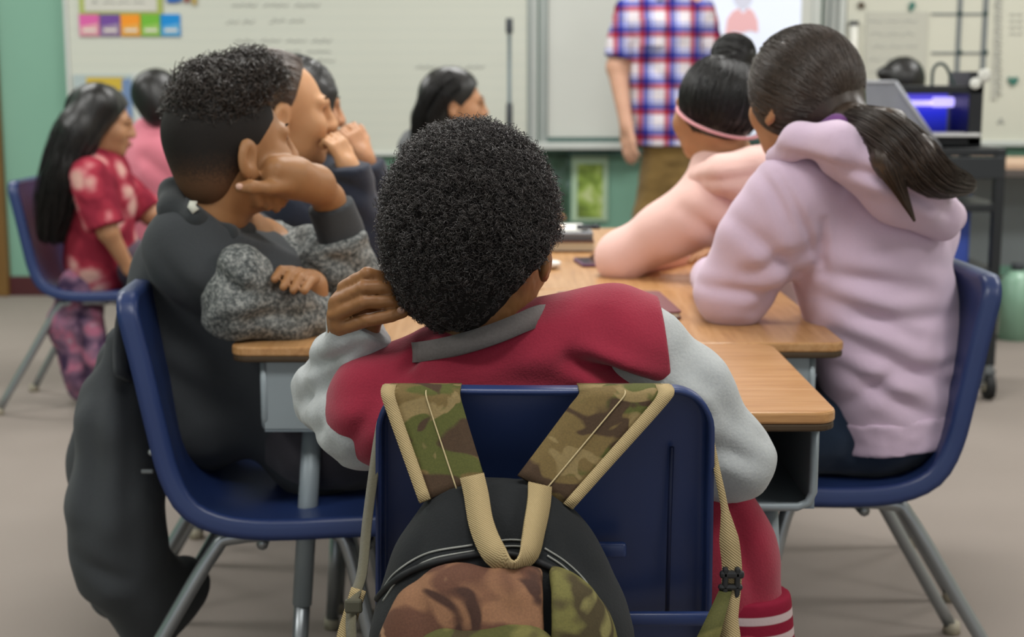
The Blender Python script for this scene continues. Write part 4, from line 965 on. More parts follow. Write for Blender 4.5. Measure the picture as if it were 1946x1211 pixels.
# the other hand, fingers laid over the folded sleeve
S.chain([J['wrR'], at(590, 545, 2.40), at(552, 530, 2.36)], [.022, .024, .022], .02)
for a, b, c_ in (((552, 516, 2.35), (534, 514, 2.322), (521, 531, 2.302)), ((568, 518, 2.35), (552, 522, 2.318), (538, 546, 2.296)), ((584, 522, 2.35), (570, 528, 2.316), (557, 552, 2.294)), ((598, 530, 2.36), (590, 534, 2.322), (578, 553, 2.298))):
    S.chain([at(*a), at(*b), at(*c_)], [.0098, .0080, .0068], .0016)
S.go('body', SK_B, P, .0038)
add_face(P, hcB, hRB, 1.0, LIP_B, HAIRB)
g = G(); g.sphere(at(455, 354.5, 2.337), (.0065, .003, .0055), 8).go('fingernail', plain('pale_nail', 'd2a996', .3, .5, var=0), P, True, True)
fl = [(at(290, 480, 2.3), at(420, 620, 2.35), .02, .008), (at(270, 600, 2.3), at(420, 700, 2.4), .02, .008), (at(300, 700, 2.4), at(440, 780, 2.4), .02, .008)]
S = Solid(); f = nrm(J['fwd']); mid = (J['shL']+J['shR'])/2
for s in 'LR': S.cone(lerp(nb, J['sh'+s], .1)-V(0, 0, .02), lerp(J['sh'+s], J['el'+s], .25), .056, .06, .05)
S.cone(lerp(mid, pel, .25), pel, .112, .125, .06, (f, 1.1)); S.cone(at(352, 530, 2.50), at(372, 780, 2.50), .098, .112, .07, (f, 1.0)); S.cone(nb-V(0, 0, .035), J['shR']-V(0, 0, .004), .06, .058, .04); S.cone(nb-V(0, 0, .035), J['shL'], .06, .056, .04); S.cut(pel-V(0, 0, .1), (0, 0, -1)); S.cut(at(405, 396, 2.42), (.56, .0, .83)); S.cone(J['shR'], lerp(J['shR'], J['elR'], .5), .06, .052, .04)
T = S.go('jacket', BLACKJ, P, .006, folds(fl, rough=.004, scale=11, seed=21))
slv('sleeve', [at(462, 520, 2.315), at(450, 580, 2.335), at(545, 594, 2.37), at(645, 596, 2.43)], [.046, .052, .045, .037], at(637, 592, 2.43), (1, 0, 0), HEATHER, T, [(at(420, 520, 2.3), at(490, 560, 2.33), .01, .009), (at(440, 600, 2.33), at(600, 585, 2.38), .012, .008)], .006, .005, 22)
slv('sleeve', [at(488, 436, 2.60), at(535, 440, 2.55), at(600, 482, 2.53), at(676, 548, 2.54), at(642, 430, 2.51)], [.056, .052, .047, .048, .041], at(648, 446, 2.52), nrm(J['wrL']-J['elL']), HEATHER, T, [(at(540, 430, 2.56), at(620, 520, 2.56), .012, .010), (at(600, 480, 2.5), at(680, 500, 2.55), .012, .008), (at(560, 470, 2.56), at(640, 440, 2.55), .012, .008)], .006, .005, 23)
slv('cuff', [at(648, 446, 2.52), at(622, 372, 2.49)], [.0425, .0385], at(627, 386, 2.50), nrm(J['wrL']-J['elL']), BLACKJ, T, [], .001, .005, 24)
S = Solid(); S.chain([at(330, 398, 2.37), at(334, 372, 2.42), at(352, 362, 2.5), at(420, 378, 2.53), at(465, 412, 2.50)], [.018, .024, .024, .018, .014], .03); S.chain([at(330, 398, 2.37), at(372, 420, 2.345), at(432, 446, 2.365), at(472, 440, 2.45)], [.018, .013, .012, .012], .03)
S.go('collar', fabric('dark_grey_collar', '34383a', '282b2d'), T, .0055, folds([], rough=.004, scale=18), world=False)
G().add(*band([at(368, 383, 2.335), at(364, 392, 2.328), at(372, 402, 2.325)], (1, 0, .2), .013, .003)).go('neck_label', plain('white_label', 'c9cabd', .7), T, True)
bottoms(P, J, DARKT)
# hair: short faded sides, curly top
m = Mat('faded_short_hair', .75, .2); zz = m.xyz()[2]; z0, z1 = at(430, 345, 2.42)[2], at(430, 240, 2.42)[2]
fr = m.math('ADD', m.math('MULTIPLY_ADD', zz, 1/(z1-z0), -z0/(z1-z0)), m.math('MULTIPLY_ADD', m.noise(420, 2), .7, -.35))
m.col(m.ramp(fr, [(.02, '5d422e'), (.3, '33271f'), (.6, '201d1b')])); m.bump(m.noise(600, 2), .6, .002)
S = Solid(); S.ell(hcB+hRB@V(0, -.016, .032), (.0775, .0985, .085), hRB, .02); S.ell(hcB+hRB@V(0, -.055, -.035), (.055, .042, .055), hRB, .04); S.cut(hcB+hRB@V(0, .052, .0), hRB@V(0, 1, -.25)); S.cut(hcB+hRB@V(0, -.02, -.062), hRB@V(0, .75, -1)); S.cut(hcB+hRB@V(.05, .005, -.02), hRB@V(0, .8, -.75))
HR = S.go('hair', m.m, P, .0045)
S = Solid(); S.ell(hcB+hRB@V(0, .018, .098), (.062, .078, .046), hRB, .03); S.ell(hcB+hRB@V(0, -.024, .066), (.067, .068, .056), hRB, .04); S.ell(hcB+hRB@V(0, .060, .108), (.046, .036, .034), hRB, .03); S.cut(hcB+hRB@V(0, 0, .028), hRB@V(0, .15, -1))
v, q = S.mesh(.005); nn = normals(v, q); v = v+nn*(.006*noise(v*55, 7)+.003*noise(v*110, 8))[:, None]
TC = mesh('curly_top', v, q, HAIRB, HR, True, False)
ok = np.where((nn[:, 2] > -.35))[0]; sel = RNG.choice(ok, 3000)
vv, ff = curls(v[sel]-nn[sel]*.006, nn[sel]+V(0, 0, .25), RNG.uniform(.012, .027, 3000), RNG.uniform(.0035, .0065, 3000), RNG.uniform(.9, 1.9, 3000), 13, .55, .0011)
o = mesh('curls', vv, ff, HAIRCB, HR, True, False); o['kind'] = 'stuff'

# ------------------------------------------------------------------ camouflage backpack hung on the nearest chair
BP = thing('backpack', 'camouflage and black backpack with tan straps hanging on the nearest chair', 'backpack', (CRX, 1.43, .3))
S = Solid(); fy = ((0, 1, 0), 1.12)
S.cone(at(902, 990, 1.49), at(985, 992, 1.49), .040, .040, .05, fy); S.cone(at(878, 1085, 1.475), at(1020, 1090, 1.475), .068, .068, .06, fy); S.cone(at(850, 1240, 1.455), at(1055, 1240, 1.455), .084, .084, .06, fy); S.cone(at(840, 1520, 1.45), at(1070, 1520, 1.45), .085, .085, .06, fy)
pack = S.go('pack_body', PACKB, BP, .005, folds([(at(800, 1000, 1.42), at(770, 1180, 1.38), .01, .004), (at(1060, 1000, 1.42), at(1150, 1160, 1.38), .012, .005), (at(985, 950, 1.44), at(1000, 1030, 1.41), .007, .003)], rough=.0025, scale=16, seed=31))
cs = caster(pack)
def onpack(pts, n=40, cast=cs, lift=.0012):
    out = []
    for x, y in spline([(a, b, 0) for a, b in pts], n)[:, :2]:
        p = cast(x, y, lift)
        if p is not None: out.append(p)
    return np.array(out)
for i, pts in enumerate(([(722, 1128), (752, 1088), (812, 1052), (898, 1036)], [(728, 1142), (760, 1100), (818, 1064), (902, 1047)], [(945, 1028), (972, 1026), (1002, 1028)], [(945, 1040), (974, 1038), (1004, 1040)], [(1035, 1042), (1075, 1068), (1112, 1104), (1140, 1150)], [(1040, 1056), (1072, 1078), (1104, 1112), (1130, 1156)])):
    p = onpack(pts)
    if len(p) > 3: G().tube(p, .0011, 5).go('stitch_line', THREAD, pack, True, False)
p = onpack([(700, 1165), (735, 1118), (790, 1082), (880, 1058), (960, 1052), (1040, 1076), (1100, 1120), (1150, 1195)]); G().tube(p, .004, 8).go('piping', plain('black_piping', '18191b', .6), pack, True)
S = Solid(); fy = ((0, 1, 0), 1.35)
S.cone(at(872, 1172, 1.395), at(985, 1175, 1.395), .054, .054, .04, fy); S.cone(at(840, 1300, 1.385), at(1030, 1300, 1.385), .074, .074, .05, fy); S.cone(at(840, 1480, 1.385), at(1040, 1480, 1.385), .074, .074, .05, fy)
S2 = S.grow(0); S.cut(at(1032, 1200, 1.39), (1, 0, 0)); pk = S.go('front_pocket', CAMO2, BP, .0045, folds([(at(900, 1080, 1.33), at(960, 1200, 1.31), .012, .005), (at(780, 1120, 1.33), at(800, 1211, 1.33), .01, .003)], rough=.003, scale=18, seed=33))
S2.ell(at(1075, 1210, 1.392), (.045, .045, .06), None, .03); S2.cut(at(1046, 1200, 1.39), (-1, 0, 0)); S2.go('side_pocket', CAMO3, BP, .0045, folds([], rough=.003, scale=18, seed=34))
S = Solid(); S.cone(at(850, 1262, 1.345), at(1000, 1262, 1.345), .036, .036, .03, ((0, 1, 0), 1.4)); S.cone(at(850, 1380, 1.345), at(1000, 1380, 1.345), .036, .036, .03, ((0, 1, 0), 1.4)); S.go('lower_pocket', CAMO3, BP, .0045, folds([], rough=.0025, scale=20, seed=35))
# carrying loop
hp = spline([at(897, 905, 1.468), at(905, 940, 1.452), at(916, 1000, 1.425), at(940, 1052, 1.40), at(975, 1078, 1.39), at(1004, 1052, 1.40), at(1016, 1000, 1.425), at(1024, 955, 1.45), at(1026, 922, 1.468)], 40)
u = np.linspace(0, 1, 40); wd = np.stack([np.interp(u, [0, .35, .5, .65, 1], [1, .9, .12, -.75, -1]), np.interp(u, [0, .35, .5, .65, 1], [0, -.1, -.75, -.55, -.1]), np.interp(u, [0, .35, .5, .65, 1], [.1, .35, .65, .5, .3])], 1)
G().add(*band(hp, wd, .0255, .0032)).go('carry_loop', WEB, BP, True, True)
# shoulder straps over the chair top
def strap(lt, rt, lb, rb, name):
    out = []
    for t, b in ((lt, lb), (rt, rb)):
        p = [at(b[0], b[1], 1.476), at(lerp(t[0], b[0], .55), lerp(t[1], b[1], .55), 1.502), at(lerp(t[0], b[0], .14), lerp(t[1], b[1], .14), 1.522)]
        e = at(t[0], t[1], 1.535); ZT = .7745
        p += [V(e[0], 1.530, ZT+.0005), V(e[0], 1.545, ZT+.005), V(e[0], 1.56, ZT+.003), V(e[0], 1.590, ZT-.006), V(e[0], 1.612, ZT-.05), V(e[0]-.003, 1.630, ZT-.13)]
        out.append(spline(p, 46))
    A, B = out
    s = mesh(name, *strip(A, B, .006, 7), CAMO, BP, True, True)
    return s, A, B
s1, A, B = strap((738, 757), (875, 757), (808, 952), (921, 909), 'shoulder_strap')
n_ = V(0, -.0042, .001)
mesh('edge_binding', *strip(lerp(A, B, -.09)+n_, lerp(A, B, .10)+n_, .005, 3), WEB, s1, True, False)
G().tube(lerp(A, B, .53)+n_, .0009, 5).go('stitch_line', THREADT, s1, True)
s2, A, B = strap((1100, 749), (1262, 756), (984, 903), (1078, 962), 'shoulder_strap')
mesh('edge_binding', *strip(lerp(A, B, .91)+n_, lerp(A, B, 1.10)+n_, .005, 3), WEB, s2, True, False)
G().tube(lerp(A, B, .53)+n_, .0009, 5).go('stitch_line', THREADT, s2, True)
# lower webbing and buckles
G().add(*band(spline([at(726, 800, 1.60), at(714, 870, 1.575), at(698, 990, 1.56), at(688, 1090, 1.53), at(668, 1160, 1.50), at(680, 1260, 1.47), at(760, 1400, 1.45)], 36), (1, -.9, 0), .014, .002)).go('webbing', fabric('olive_webbing', '6f6a58', '5b5748'), BP, True, True)
b = G().add(*band(spline([at(682, 1120, 1.515), at(668, 1165, 1.505), at(655, 1210, 1.495), at(650, 1250, 1.49)], 14), (1, -.2, 0), .017, .003)).go('loose_webbing', WEB, BP, True, True)
G().box(at(672, 1152, 1.495), (.019, .008, .016), bev=.003).go('buckle', plain('dark_olive_plastic', '565446', .5), b, False)
G().add(*band(spline([at(1345, 800, 1.60), at(1362, 890, 1.565), at(1376, 960, 1.555), at(1386, 1030, 1.55), at(1391, 1090, 1.545), at(1384, 1170, 1.53), at(1378, 1260, 1.51), at(1250, 1420, 1.46)], 40), (1, -.25, 0), np.interp(np.linspace(0, 1, 40), [0, .3, .42, .52, 1], [.006, .008, .022, .022, .022]), .0025)).go('webbing', WEB, BP, True, True)
g = G().box(at(1391, 1092, 1.538), (.027, .008, .009), bev=.003).box(at(1388, 1116, 1.538), (.027, .008, .007), bev=.003).box(at(1378, 1108, 1.538), (.006, .008, .036), bev=.002).box(at(1401, 1108, 1.538), (.006, .008, .036), bev=.002)
g.go('buckle', plain('black_plastic', '232426', .4, .4), BP, False, True)
G().add(*strip([at(1368, 1120, 1.54), at(1340, 1180, 1.50), at(1310, 1240, 1.48)], [at(1392, 1120, 1.54), at(1376, 1180, 1.50), at(1360, 1240, 1.48)], .003, 3)).go('side_flap', CAMO3, BP, True, True)

a, b = at(1128, 1045, 1.572), at(1190, 1045, 1.572); G().box(((a+b)/2), (b[0]-a[0], .012, .018), bev=.004).go('back_rib', NAVY, c0, True, True)
a, b = at(1100, 1176, 1.578), at(1352, 1176, 1.578); G().box(((a+b)/2), (b[0]-a[0], .012, .016), bev=.004).go('back_rib', NAVY, c0, True, True)
G().tube([at(1277, 850, 1.578), at(1272, 1000, 1.588), at(1268, 1165, 1.592)], .0025, 6).go('back_groove', plain('navy_dark', '141d3c', .5), c0, True, True)

# ------------------------------------------------------------------ black backpack on the left chair
BB = thing('backpack', 'plain black backpack hanging from the left chair back, beside black jacket person', 'backpack', (at(220, 900, 2.4)[0], 2.42, .2))
S = Solid(); fx = ((1, 0, 0), 1.25)
S.chain([at(232, 660, 2.40), at(212, 800, 2.38), at(215, 950, 2.38), at(228, 1060, 2.39), at(285, 1150, 2.44), at(350, 1110, 2.52)], [.035, .066, .084, .082, .066, .05], .05, fx)
S.chain([at(225, 690, 2.52), at(215, 900, 2.54), at(240, 1090, 2.54)], [.05, .085, .085], .05, fx)
S.go('pack_body', BLACKJ, BB, .007, folds([(at(180, 760, 2.3), at(170, 1000, 2.28), .016, .008), (at(230, 720, 2.3), at(250, 1100, 2.28), .014, .008), (at(150, 1060, 2.3), at(260, 1120, 2.3), .014, .006)], rough=.009, scale=8, seed=41))
G().add(*band(spline([at(262, 560, 2.40), at(240, 590, 2.37), at(233, 650, 2.36), at(235, 720, 2.33)], 16), (.2, 1, 0), .05, .008)).go('shoulder_strap', BLACKJ, BB, True, True)
G().sphere(at(288, 860, 2.30), .006, 8).go('strap_stud', plain('pale_stud', '9ea2a4', .4, .5, .4), BB, True, True)
G().box(at(280, 896, 2.30), (.02, .006, .007), bev=.002).go('zip_pull', plain('zip_grey', '777c7e', .4, .5, .4), BB, False, True)

# ------------------------------------------------------------------ things on the desks
def onwood(px, py, z=HD): return onz(px, py, z)
p0 = onwood(1128, 480)
bk = thing('hardback_book', 'thick brown hardback book under the grey laptop on the far desks', 'book', (p0[0]-.13, p0[1]+.10, HD))
G().box((0, 0, .014), (.26, .20, .02)).go('pages', plain('book_pages', 'c9bfa6', .8), bk)
G().box((0, 0, .026), (.264, .206, .004), bev=.001).box((0, 0, .003), (.264, .206, .004), bev=.001).box((-.13, 0, .0145), (.005, .206, .027)).go('cover', plain('book_brown', '5f4136', .6), bk)
lp = thing('laptop', 'closed dark grey laptop lying on the brown book', 'laptop', (p0[0]-.125, p0[1]+.10, HD+.0285))
G().prism(rrect(-.125, .125, -.095, .095, .012), 0, .010, .002).go('base', plain('laptop_base', '5a5d62', .45, .5, .3), lp); G().prism(rrect(-.125, .125, -.095, .095, .012), .0105, .019, .002).go('lid', plain('laptop_lid', '777b80', .4, .5, .3), lp)
for i in range(2):
    pp_ = tag(G().box((0, 0, .0008), (.2, .15, .0016)).go('paper_sheet', plain('white_paper', 'd9d8d2', .6)), ('white paper sheet lying on the closed grey laptop', 'second white sheet under the top sheet on the laptop')[i], 'paper'); pp_.location = (p0[0]-.115-.01*i, p0[1]+.115-.008*i, HD+.0502-.002*i); pp_.rotation_euler = (0, 0, .08-.14*i)
mk = thing('marker_pen', 'short black marker pen lying on the white sheet', 'pen', (p0[0]-.012, p0[1]+.05, HD+.058))
G().tube([(-.028, 0, 0), (.012, 0, 0)], .0055, 8).go('barrel', BLK, mk, True); G().tube([(.012, 0, 0), (.03, 0, 0)], .0062, 8).go('cap', plain('pen_cap', '2d3136', .4), mk, True)
p = onwood(1036, 510); S = Solid(); S.ell(p+V(0, 0, .011), (.036, .036, .012), None, .004); S.ell(p+V(0, 0, .022), (.031, .031, .012), None, .004, True); S.cut(p+V(0, 0, .016), (0, 0, 1)); S.cut(p+V(0, 0, .001), (0, 0, -1))
tag(S.go('white_dish', plain('dish_white', 'd9d7cf', .4), None, .0022), 'small round white dish on the desk beside afro person\'s cheek', 'dish')
p = onwood(1118, 505); o = thing('purple_phone', 'slim purple phone on the desk by the pink sleeve', 'phone', (p[0]+.01, p[1]+.03, HD), .15)
G().prism(rrect(-.034, .034, -.06, .06, .01), .0005, .008, .002).go('case', plain('purple_case', '6a4a66', .45), o); G().prism(rrect(-.03, .03, -.056, .056, .008), .008, .0088).go('screen', plain('phone_glass', '38303c', .15, .6), o)
p = onwood(1290, 610); o = thing('maroon_notebook', 'maroon notebook on the right desk beyond crimson shoulder', 'notebook', (p[0]-.10, p[1]+.135, HD), .06)
G().prism(rrect(-.098, .098, -.128, .128, .012), .004, .012).go('pages', plain('notebook_pages', 'cfc8b6', .8), o); G().prism(rrect(-.1, .1, -.13, .13, .014), .0115, .0145, .001).prism(rrect(-.1, .1, -.13, .13, .014), .001, .004, .001).go('cover', plain('notebook_maroon', '6e3338', .5), o)

# ------------------------------------------------------------------ teacher
pel = at(1268, 248, 6.85)
J = dict(fwd=V(-.05, -1, 0), pel=pel, hc=at(1264, -92, 6.83), hR=rot((-.35, -.93, -.05)), hs=1.08, neck=at(1264, -22, 6.87), shL=at(1332, 22, 6.86), shR=at(1194, 24, 6.86), elR=at(1172, 128, 6.84), wrR=at(1190, 236, 6.76),
         elL=at(1352, 132, 6.9), wrL=at(1338, 236, 6.82))
for s, x in (('R', 1236), ('L', 1306)):
    J['kn'+s] = V(at(x, 420, 6.83)[0], 6.83, .47); J['an'+s] = V(at(x-2, 560, 6.88)[0], 6.88, .085); J['toe'+s] = nrm(V(.12 if s == 'L' else -.12, -1, 0)); J['hand'+s] = (V(.12 if s == 'R' else -.1, -.25, -1), V(-.75 if s == 'R' else .75, -.6, 0), 1 if s == 'R' else -1, 1.28, .25)
P = person('standing person in red, white and blue plaid shirt and khaki trousers', pel)
figure(P, J, SK_L, .008, 1.38); add_face(P, J['hc'], J['hR'], 1.08, LIP_T, HAIRBR)
J['hem'] = (at(1268, 277, 6.8), (0, 0, -1)); J['hip'] = (.118, .085, .09)
T = top(P, J, PLAID, .008, .016, 1.2, 'plaid_shirt', folds([(at(1230, 120, 6.7), at(1320, 200, 6.7), .02, .008)], rough=.006, scale=9, seed=51), {'L': .42, 'R': .42}, belly=1.06, hem=.12)
G().box(at(1238, 62, 6.715), (.11, .008, .12), bev=.003).go('chest_pocket', PLAID, T)
g = G()
for i in range(6): g.tube([at(1262, 20+i*42, 6.70), at(1262, 20+i*42, 6.692)], .006, 8)
S = Solid(); c = at(1264, -8, 6.85); th = np.linspace(.25, 2*math.pi-.25, 26)
cp = np.stack([c[0]+.075*np.sin(th), c[1]-.075*np.cos(th), c[2]+.012-.02*np.cos(th)], 1); G().add(*band(cp, (0, .1, 1), .045, .006)).go('shirt_collar', PLAID, T, True)
bottoms(P, J, KHAKI, .008, .018, 1.15)
hR, hcL = J['hR'], J['hc']; haircap(P, hcL, hR, V(.079, .1, .085)*1.08, V(0, -.016, .036)*1.08, HAIRBR, .055, .4, h=.007)

# ------------------------------------------------------------------ girl in navy sweater, profile, hand at her mouth
pel = V(-.42, 3.05, .5)
J = seat_pose(pel, (.95, .3, 0), at(529, 213, 2.86), (.93, .36, .03))
J['neck'] = at(530, 350, 2.88); J['shR'] = at(545, 400, 2.80); J['shL'] = at(585, 385, 3.06); J['elR'] = at(690, 480, 2.86); J['wrR'] = at(664, 322, 2.82); J['handR'] = (V(-.45, 0, 1), V(.75, -.55, 0), 1, .72, 1.2)
J['elL'] = at(735, 440, 3.12); J['wrL'] = V(J['elL'][0]+.1, 3.0, J['elL'][2]-.03)
P = person('person in navy sweater in profile, hair pulled back, hand at mouth', pel)
figure(P, J, SK_M, .0045, .95); add_face(P, J['hc'], J['hR'], .98, LIP_T, HAIRBR)
top(P, J, NAVYK, .0055, .016, 1, 'sweater', sleeves={'R': 1.04, 'L': .93}, sdisp=folds([(at(600, 380, 2.78), at(700, 440, 2.78), .014, .008), (at(620, 340, 2.78), at(700, 370, 2.78), .012, .007)], rough=.005, scale=15, seed=61))
bottoms(P, J, DARKT)
hR, hcL = J['hR'], J['hc']; HB = hairmat('brown_hair', '57463a', '3b2e25', .4, .5)
HR = haircap(P, hcL, hR, (.0765, .0985, .084), (0, -.018, .036), HB, .022, .35, lambda S: S.ell(hcL+hR@V(0, -.11, .04), (.035, .03, .035), None, .02), low=-.05)
goal = nrm(V(0, -1, .25)); hairmesh('hair_strands', slerp_paths(hcL+hR@V(0, -.018, .036), hR, V(.0775, .0995, .085), dirs(800, lambda d: d[1] < .72 and d[2] > -.45 and (d[1]*.9-d[2]*.35) < .38), goal, 12), .0009, HB, HR)

# ------------------------------------------------------------------ dark haired girl behind her
pel = V(-.40, 3.58, .5)
J = seat_pose(pel, (.95, .3, 0), at(566, 206, 3.4), (.88, .47, .0))
J['neck'] = at(560, 300, 3.42); J['shR'] = at(590, 370, 3.32); J['shL'] = at(640, 360, 3.58); J['elR'] = at(735, 440, 3.40); J['wrR'] = at(693, 300, 3.34); J['handR'] = (V(-.5, 0, 1), V(.6, -.7, 0), 1, .8, 1.1)
J['elL'] = at(730, 420, 3.7); J['wrL'] = V(.02, 3.66, .74)
P = person('dark haired person behind the navy sweater profile, hand raised to chin', pel)
figure(P, J, SK_T, .006, .95); add_face(P, J['hc'], J['hR'], .98, LIP_T, HAIRB)
top(P, J, NAVYK, .007, .016); bottoms(P, J, DARKT)
hR, hcL = J['hR'], J['hc']
HR = haircap(P, hcL, hR, (.081, .103, .088), (0, -.012, .034), HAIRB, .075, .42, lambda S: S.chain([hcL+hR@V(.05, .045, .03), hcL+hR@V(.066, .03, -.05)], [.03, .028], .03), low=-.09)
hairmesh('hair_strands', slerp_paths(hcL+hR@V(0, -.012, .034), hR, V(.082, .104, .089), dirs(600, lambda d: d[1] < .8 and d[2] > -.3), nrm(V(.3, -.6, -.75)), 12), .001, HAIRB, HR)

# ------------------------------------------------------------------ girl in grey top by the board
pel = V(-.26, 4.95, .5)
J = seat_pose(pel, (.75, .65, 0), at(862, 198, 4.85), (.985, .17, .0), lean=0)
J['neck'] = at(852, 262, 4.88)
J['shL'] = at(905, 292, 4.98); J['shR'] = at(786, 276, 4.80)
P = person('long black haired person in grey top, profile, before the ruled board', pel)
figure(P, J, SK_T, .007, .95); add_face(P, J['hc'], J['hR'], .98, LIP_T, HAIRB)
top(P, J, GREYT, .008, .016); bottoms(P, J, DARKT)
hR, hcL = J['hR'], J['hc']
HR = haircap(P, hcL, hR, (.079, .102, .088), (0, -.014, .036), HAIRB, .052, .6, lambda S: S.chain([at(838, 190, 4.83), at(815, 225, 4.80), at(800, 280, 4.79)], [.06, .05, .035], .04), low=-.4)
hairmesh('hair_strands', np.concatenate([lockpaths([at(865, 150, 4.78), at(830, 180, 4.75), at(808, 230, 4.75), at(798, 285, 4.76)], .05, 260, 14, rand=.2, taper=(.8, 1, .9, .6))]), .0012, HAIRB, HR)

# ------------------------------------------------------------------ girl in red flowered shirt, far left
pel = V(at(195, 545, 4.95)[0], 4.95, .49)
J = seat_pose(pel, (.95, .05, 0), at(192, 232, 4.9), (.95, .22, -.12))
J['neck'] = at(178, 290, 4.93); J['shR'] = at(170, 335, 4.76); J['shL'] = at(205, 335, 5.07); J['elR'] = at(205, 440, 4.74); J['wrR'] = at(246, 512, 4.80); J['handR'] = (V(.8, .1, -.6), V(.3, -.5, .7), -1, .85, .5); J['elL'] = at(285, 410, 5.08); J['wrL'] = at(330, 400, 5.12)
P = person('person with very long black hair in red flowered short sleeved shirt', pel)
figure(P, J, SK_T, .007, .95); add_face(P, J['hc'], J['hR'], .98, LIP_T, HAIRB)
top(P, J, FLOWER, .007, .018, 1.05, 'flowered_shirt', folds([(at(170, 380, 4.75), at(260, 440, 4.8), .02, .008)], rough=.006, scale=10, seed=71), {'R': .46, 'L': .46}, belly=1.08); bottoms(P, J, fabric('grey_purple_trousers', '5c4f5c', '4a3f4b'))
hR, hcL = J['hR'], J['hc']
tail = [at(185, 200, 4.83), at(148, 250, 4.80), at(122, 320, 4.78), at(108, 385, 4.78), at(98, 455, 4.82)]
HR = haircap(P, hcL, hR, (.081, .104, .09), (0, -.012, .036), HAIRB, .062, .5, lambda S: S.chain(tail[:4], [.072, .066, .055, .045], .04), low=-.8)
hairmesh('hair_strands', np.concatenate([lockpaths(tail, .075, 520, 16, rand=.35, taper=(.7, 1, .9, .8, .45)), slerp_paths(hcL+hR@V(0, -.012, .036), hR, V(.082, .105, .091), dirs(300, lambda d: d[1] < .7 and d[2] > -.2), nrm(V(0, -.8, -.6)), 16)]), .0015, HAIRB, HR)
ck = thing('jacket', 'pink and purple patterned jacket hanging from the flowered shirt person\'s chair', 'jacket', at(150, 640, 4.9))
m = Mat('pink_purple_print', .9, .1); m.col(m.ramp(m.noise(15, 3, dist=.5), [(.35, '40324a'), (.5, '7d5f74'), (.62, 'a8647c'), (.7, '9a93a0')])); 
S = Solid(); S.chain([at(150, 540, 4.84), at(140, 620, 4.84), at(152, 735, 4.86)], [.06, .075, .05], .04, ((0, 1, 0), 1.5)); S.chain([at(165, 560, 5.0), at(150, 700, 5.0)], [.06, .06], .04); S.go('jacket_body', m.m, ck, .008, folds([(at(120, 560, 4.76), at(140, 720, 4.76), .02, .012), (at(160, 560, 4.76), at(165, 730, 4.76), .02, .012)], rough=.008, scale=10, seed=75))
S = Solid(); S.chain([at(172, 600, 4.82), at(185, 680, 4.82), at(180, 740, 4.84)], [.04, .04, .034], .03); S.go('jacket_sleeve', m.m, ck, .008, folds([], rough=.008, scale=14, seed=76))

# ------------------------------------------------------------------ student in plain pink shirt
pel = V(at(285, 460, 5.5)[0], 5.5, .5)
J = seat_pose(pel, (.6, .75, 0), at(302, 195, 5.48), (.5, .86, .0))
J['neck'] = at(303, 238, 5.5); J['shL'] = at(262, 300, 5.52); J['shR'] = at(327, 290, 5.44)
J['elR'] = at(335, 360, 5.45); J['elL'] = at(255, 360, 5.7)
P = person('dark haired person in plain pink shirt beyond the flowered shirt person', pel)
figure(P, J, SK_B, .009, .95); add_face(P, J['hc'], J['hR'], .95, LIP_B, HAIRB)
top(P, J, ROSE, .008, .02, 1.05, 'shirt', folds([(at(280, 300, 5.4), at(330, 340, 5.4), .02, .01)], rough=.006, scale=10), {'R': .46, 'L': .46}, belly=1.1); bottoms(P, J, DENIM)
haircap(P, J['hc'], J['hR'], (.082, .1, .092), (0, -.014, .034), HAIRB, .06, .5, h=.007, low=-.07, extra=lambda S: S.ell(at(297, 205, 5.42), (.06, .05, .07), None, .03))

# ------------------------------------------------------------------ black haired student beyond the cart
pel = V(1.7, 6.25, .5)
J = seat_pose(pel, (0, 1, 0), at(1712, 166, 6.2), (-.3, .95, -.1))
P = person('black haired person seated beyond the printer on the cart', pel)
figure(P, J, SK_B, .009, .95); add_face(P, J['hc'], J['hR'], .95, LIP_B, HAIRB); top(P, J, BLACKJ, .009, .018); bottoms(P, J, DARKT)
haircap(P, J['hc'], J['hR'], (.088, .105, .098), (0, -.012, .03), HAIRB, .06, .5, h=.007, low=-.08, extra=lambda S: S.ell(at(1684, 140, 6.17), (.04, .04, .03), None, .02))

# ------------------------------------------------------------------ black cart with printer
CB = plain('cart_black', '1c1f22', .5, .4); CG = plain('caster_rubber', '18191a', .6)
cx1, cx0 = at(1905, 400, 5.0)[0], at(1905, 400, 5.0)[0]-.56; cy0, cy1 = 5.0, 5.42; zt = at(1850, 283, 5.0)[2]
ct = thing('cart', 'tall black metal cart on casters at the right', 'cart', ((cx0+cx1)/2, (cy0+cy1)/2, 0)); W_, D_ = (cx1-cx0)/2, (cy1-cy0)/2
for sx in (-1, 1):
    for sy in (-1, 1):
        G().box((sx*(W_-.014), sy*(D_-.014), (zt+.12)/2), (.034, .034, zt-.12), bev=.003).go('post', CB, ct)
        cst = G().box((sx*(W_-.014), sy*(D_-.014), .105), (.03, .03, .035), bev=.004).go('caster', plain('caster_steel', '7f8588', .4, .5, .6), ct)
        x, y = sx*(W_-.014), sy*(D_-.014)
        G().tube([(x-.014, y-.01, .045), (x+.014, y-.01, .045)], .044, 18).go('wheel', CG, cst); G().tube([(x-.016, y-.01, .045), (x+.016, y-.01, .045)], .016, 12).go('hub', GLIDE, cst); G().box((x-.019, y, .075), (.004, .026, .06)).box((x+.019, y, .075), (.004, .026, .06)).box((x, y, .1), (.042, .026, .012)).go('fork', plain('fork_steel', '868b8e', .4, .5, .5), cst)
for z in (zt, zt-.19, .46, .15): G().box((0, 0, z-.012), (2*W_, 2*D_, .028), bev=.004).go('shelf', CB, ct)
G().box((0, -D_, zt-.065), (2*W_, .012, .075), bev=.003).go('drawer_front', plain('drawer_black', '26292c', .45, .4), ct)
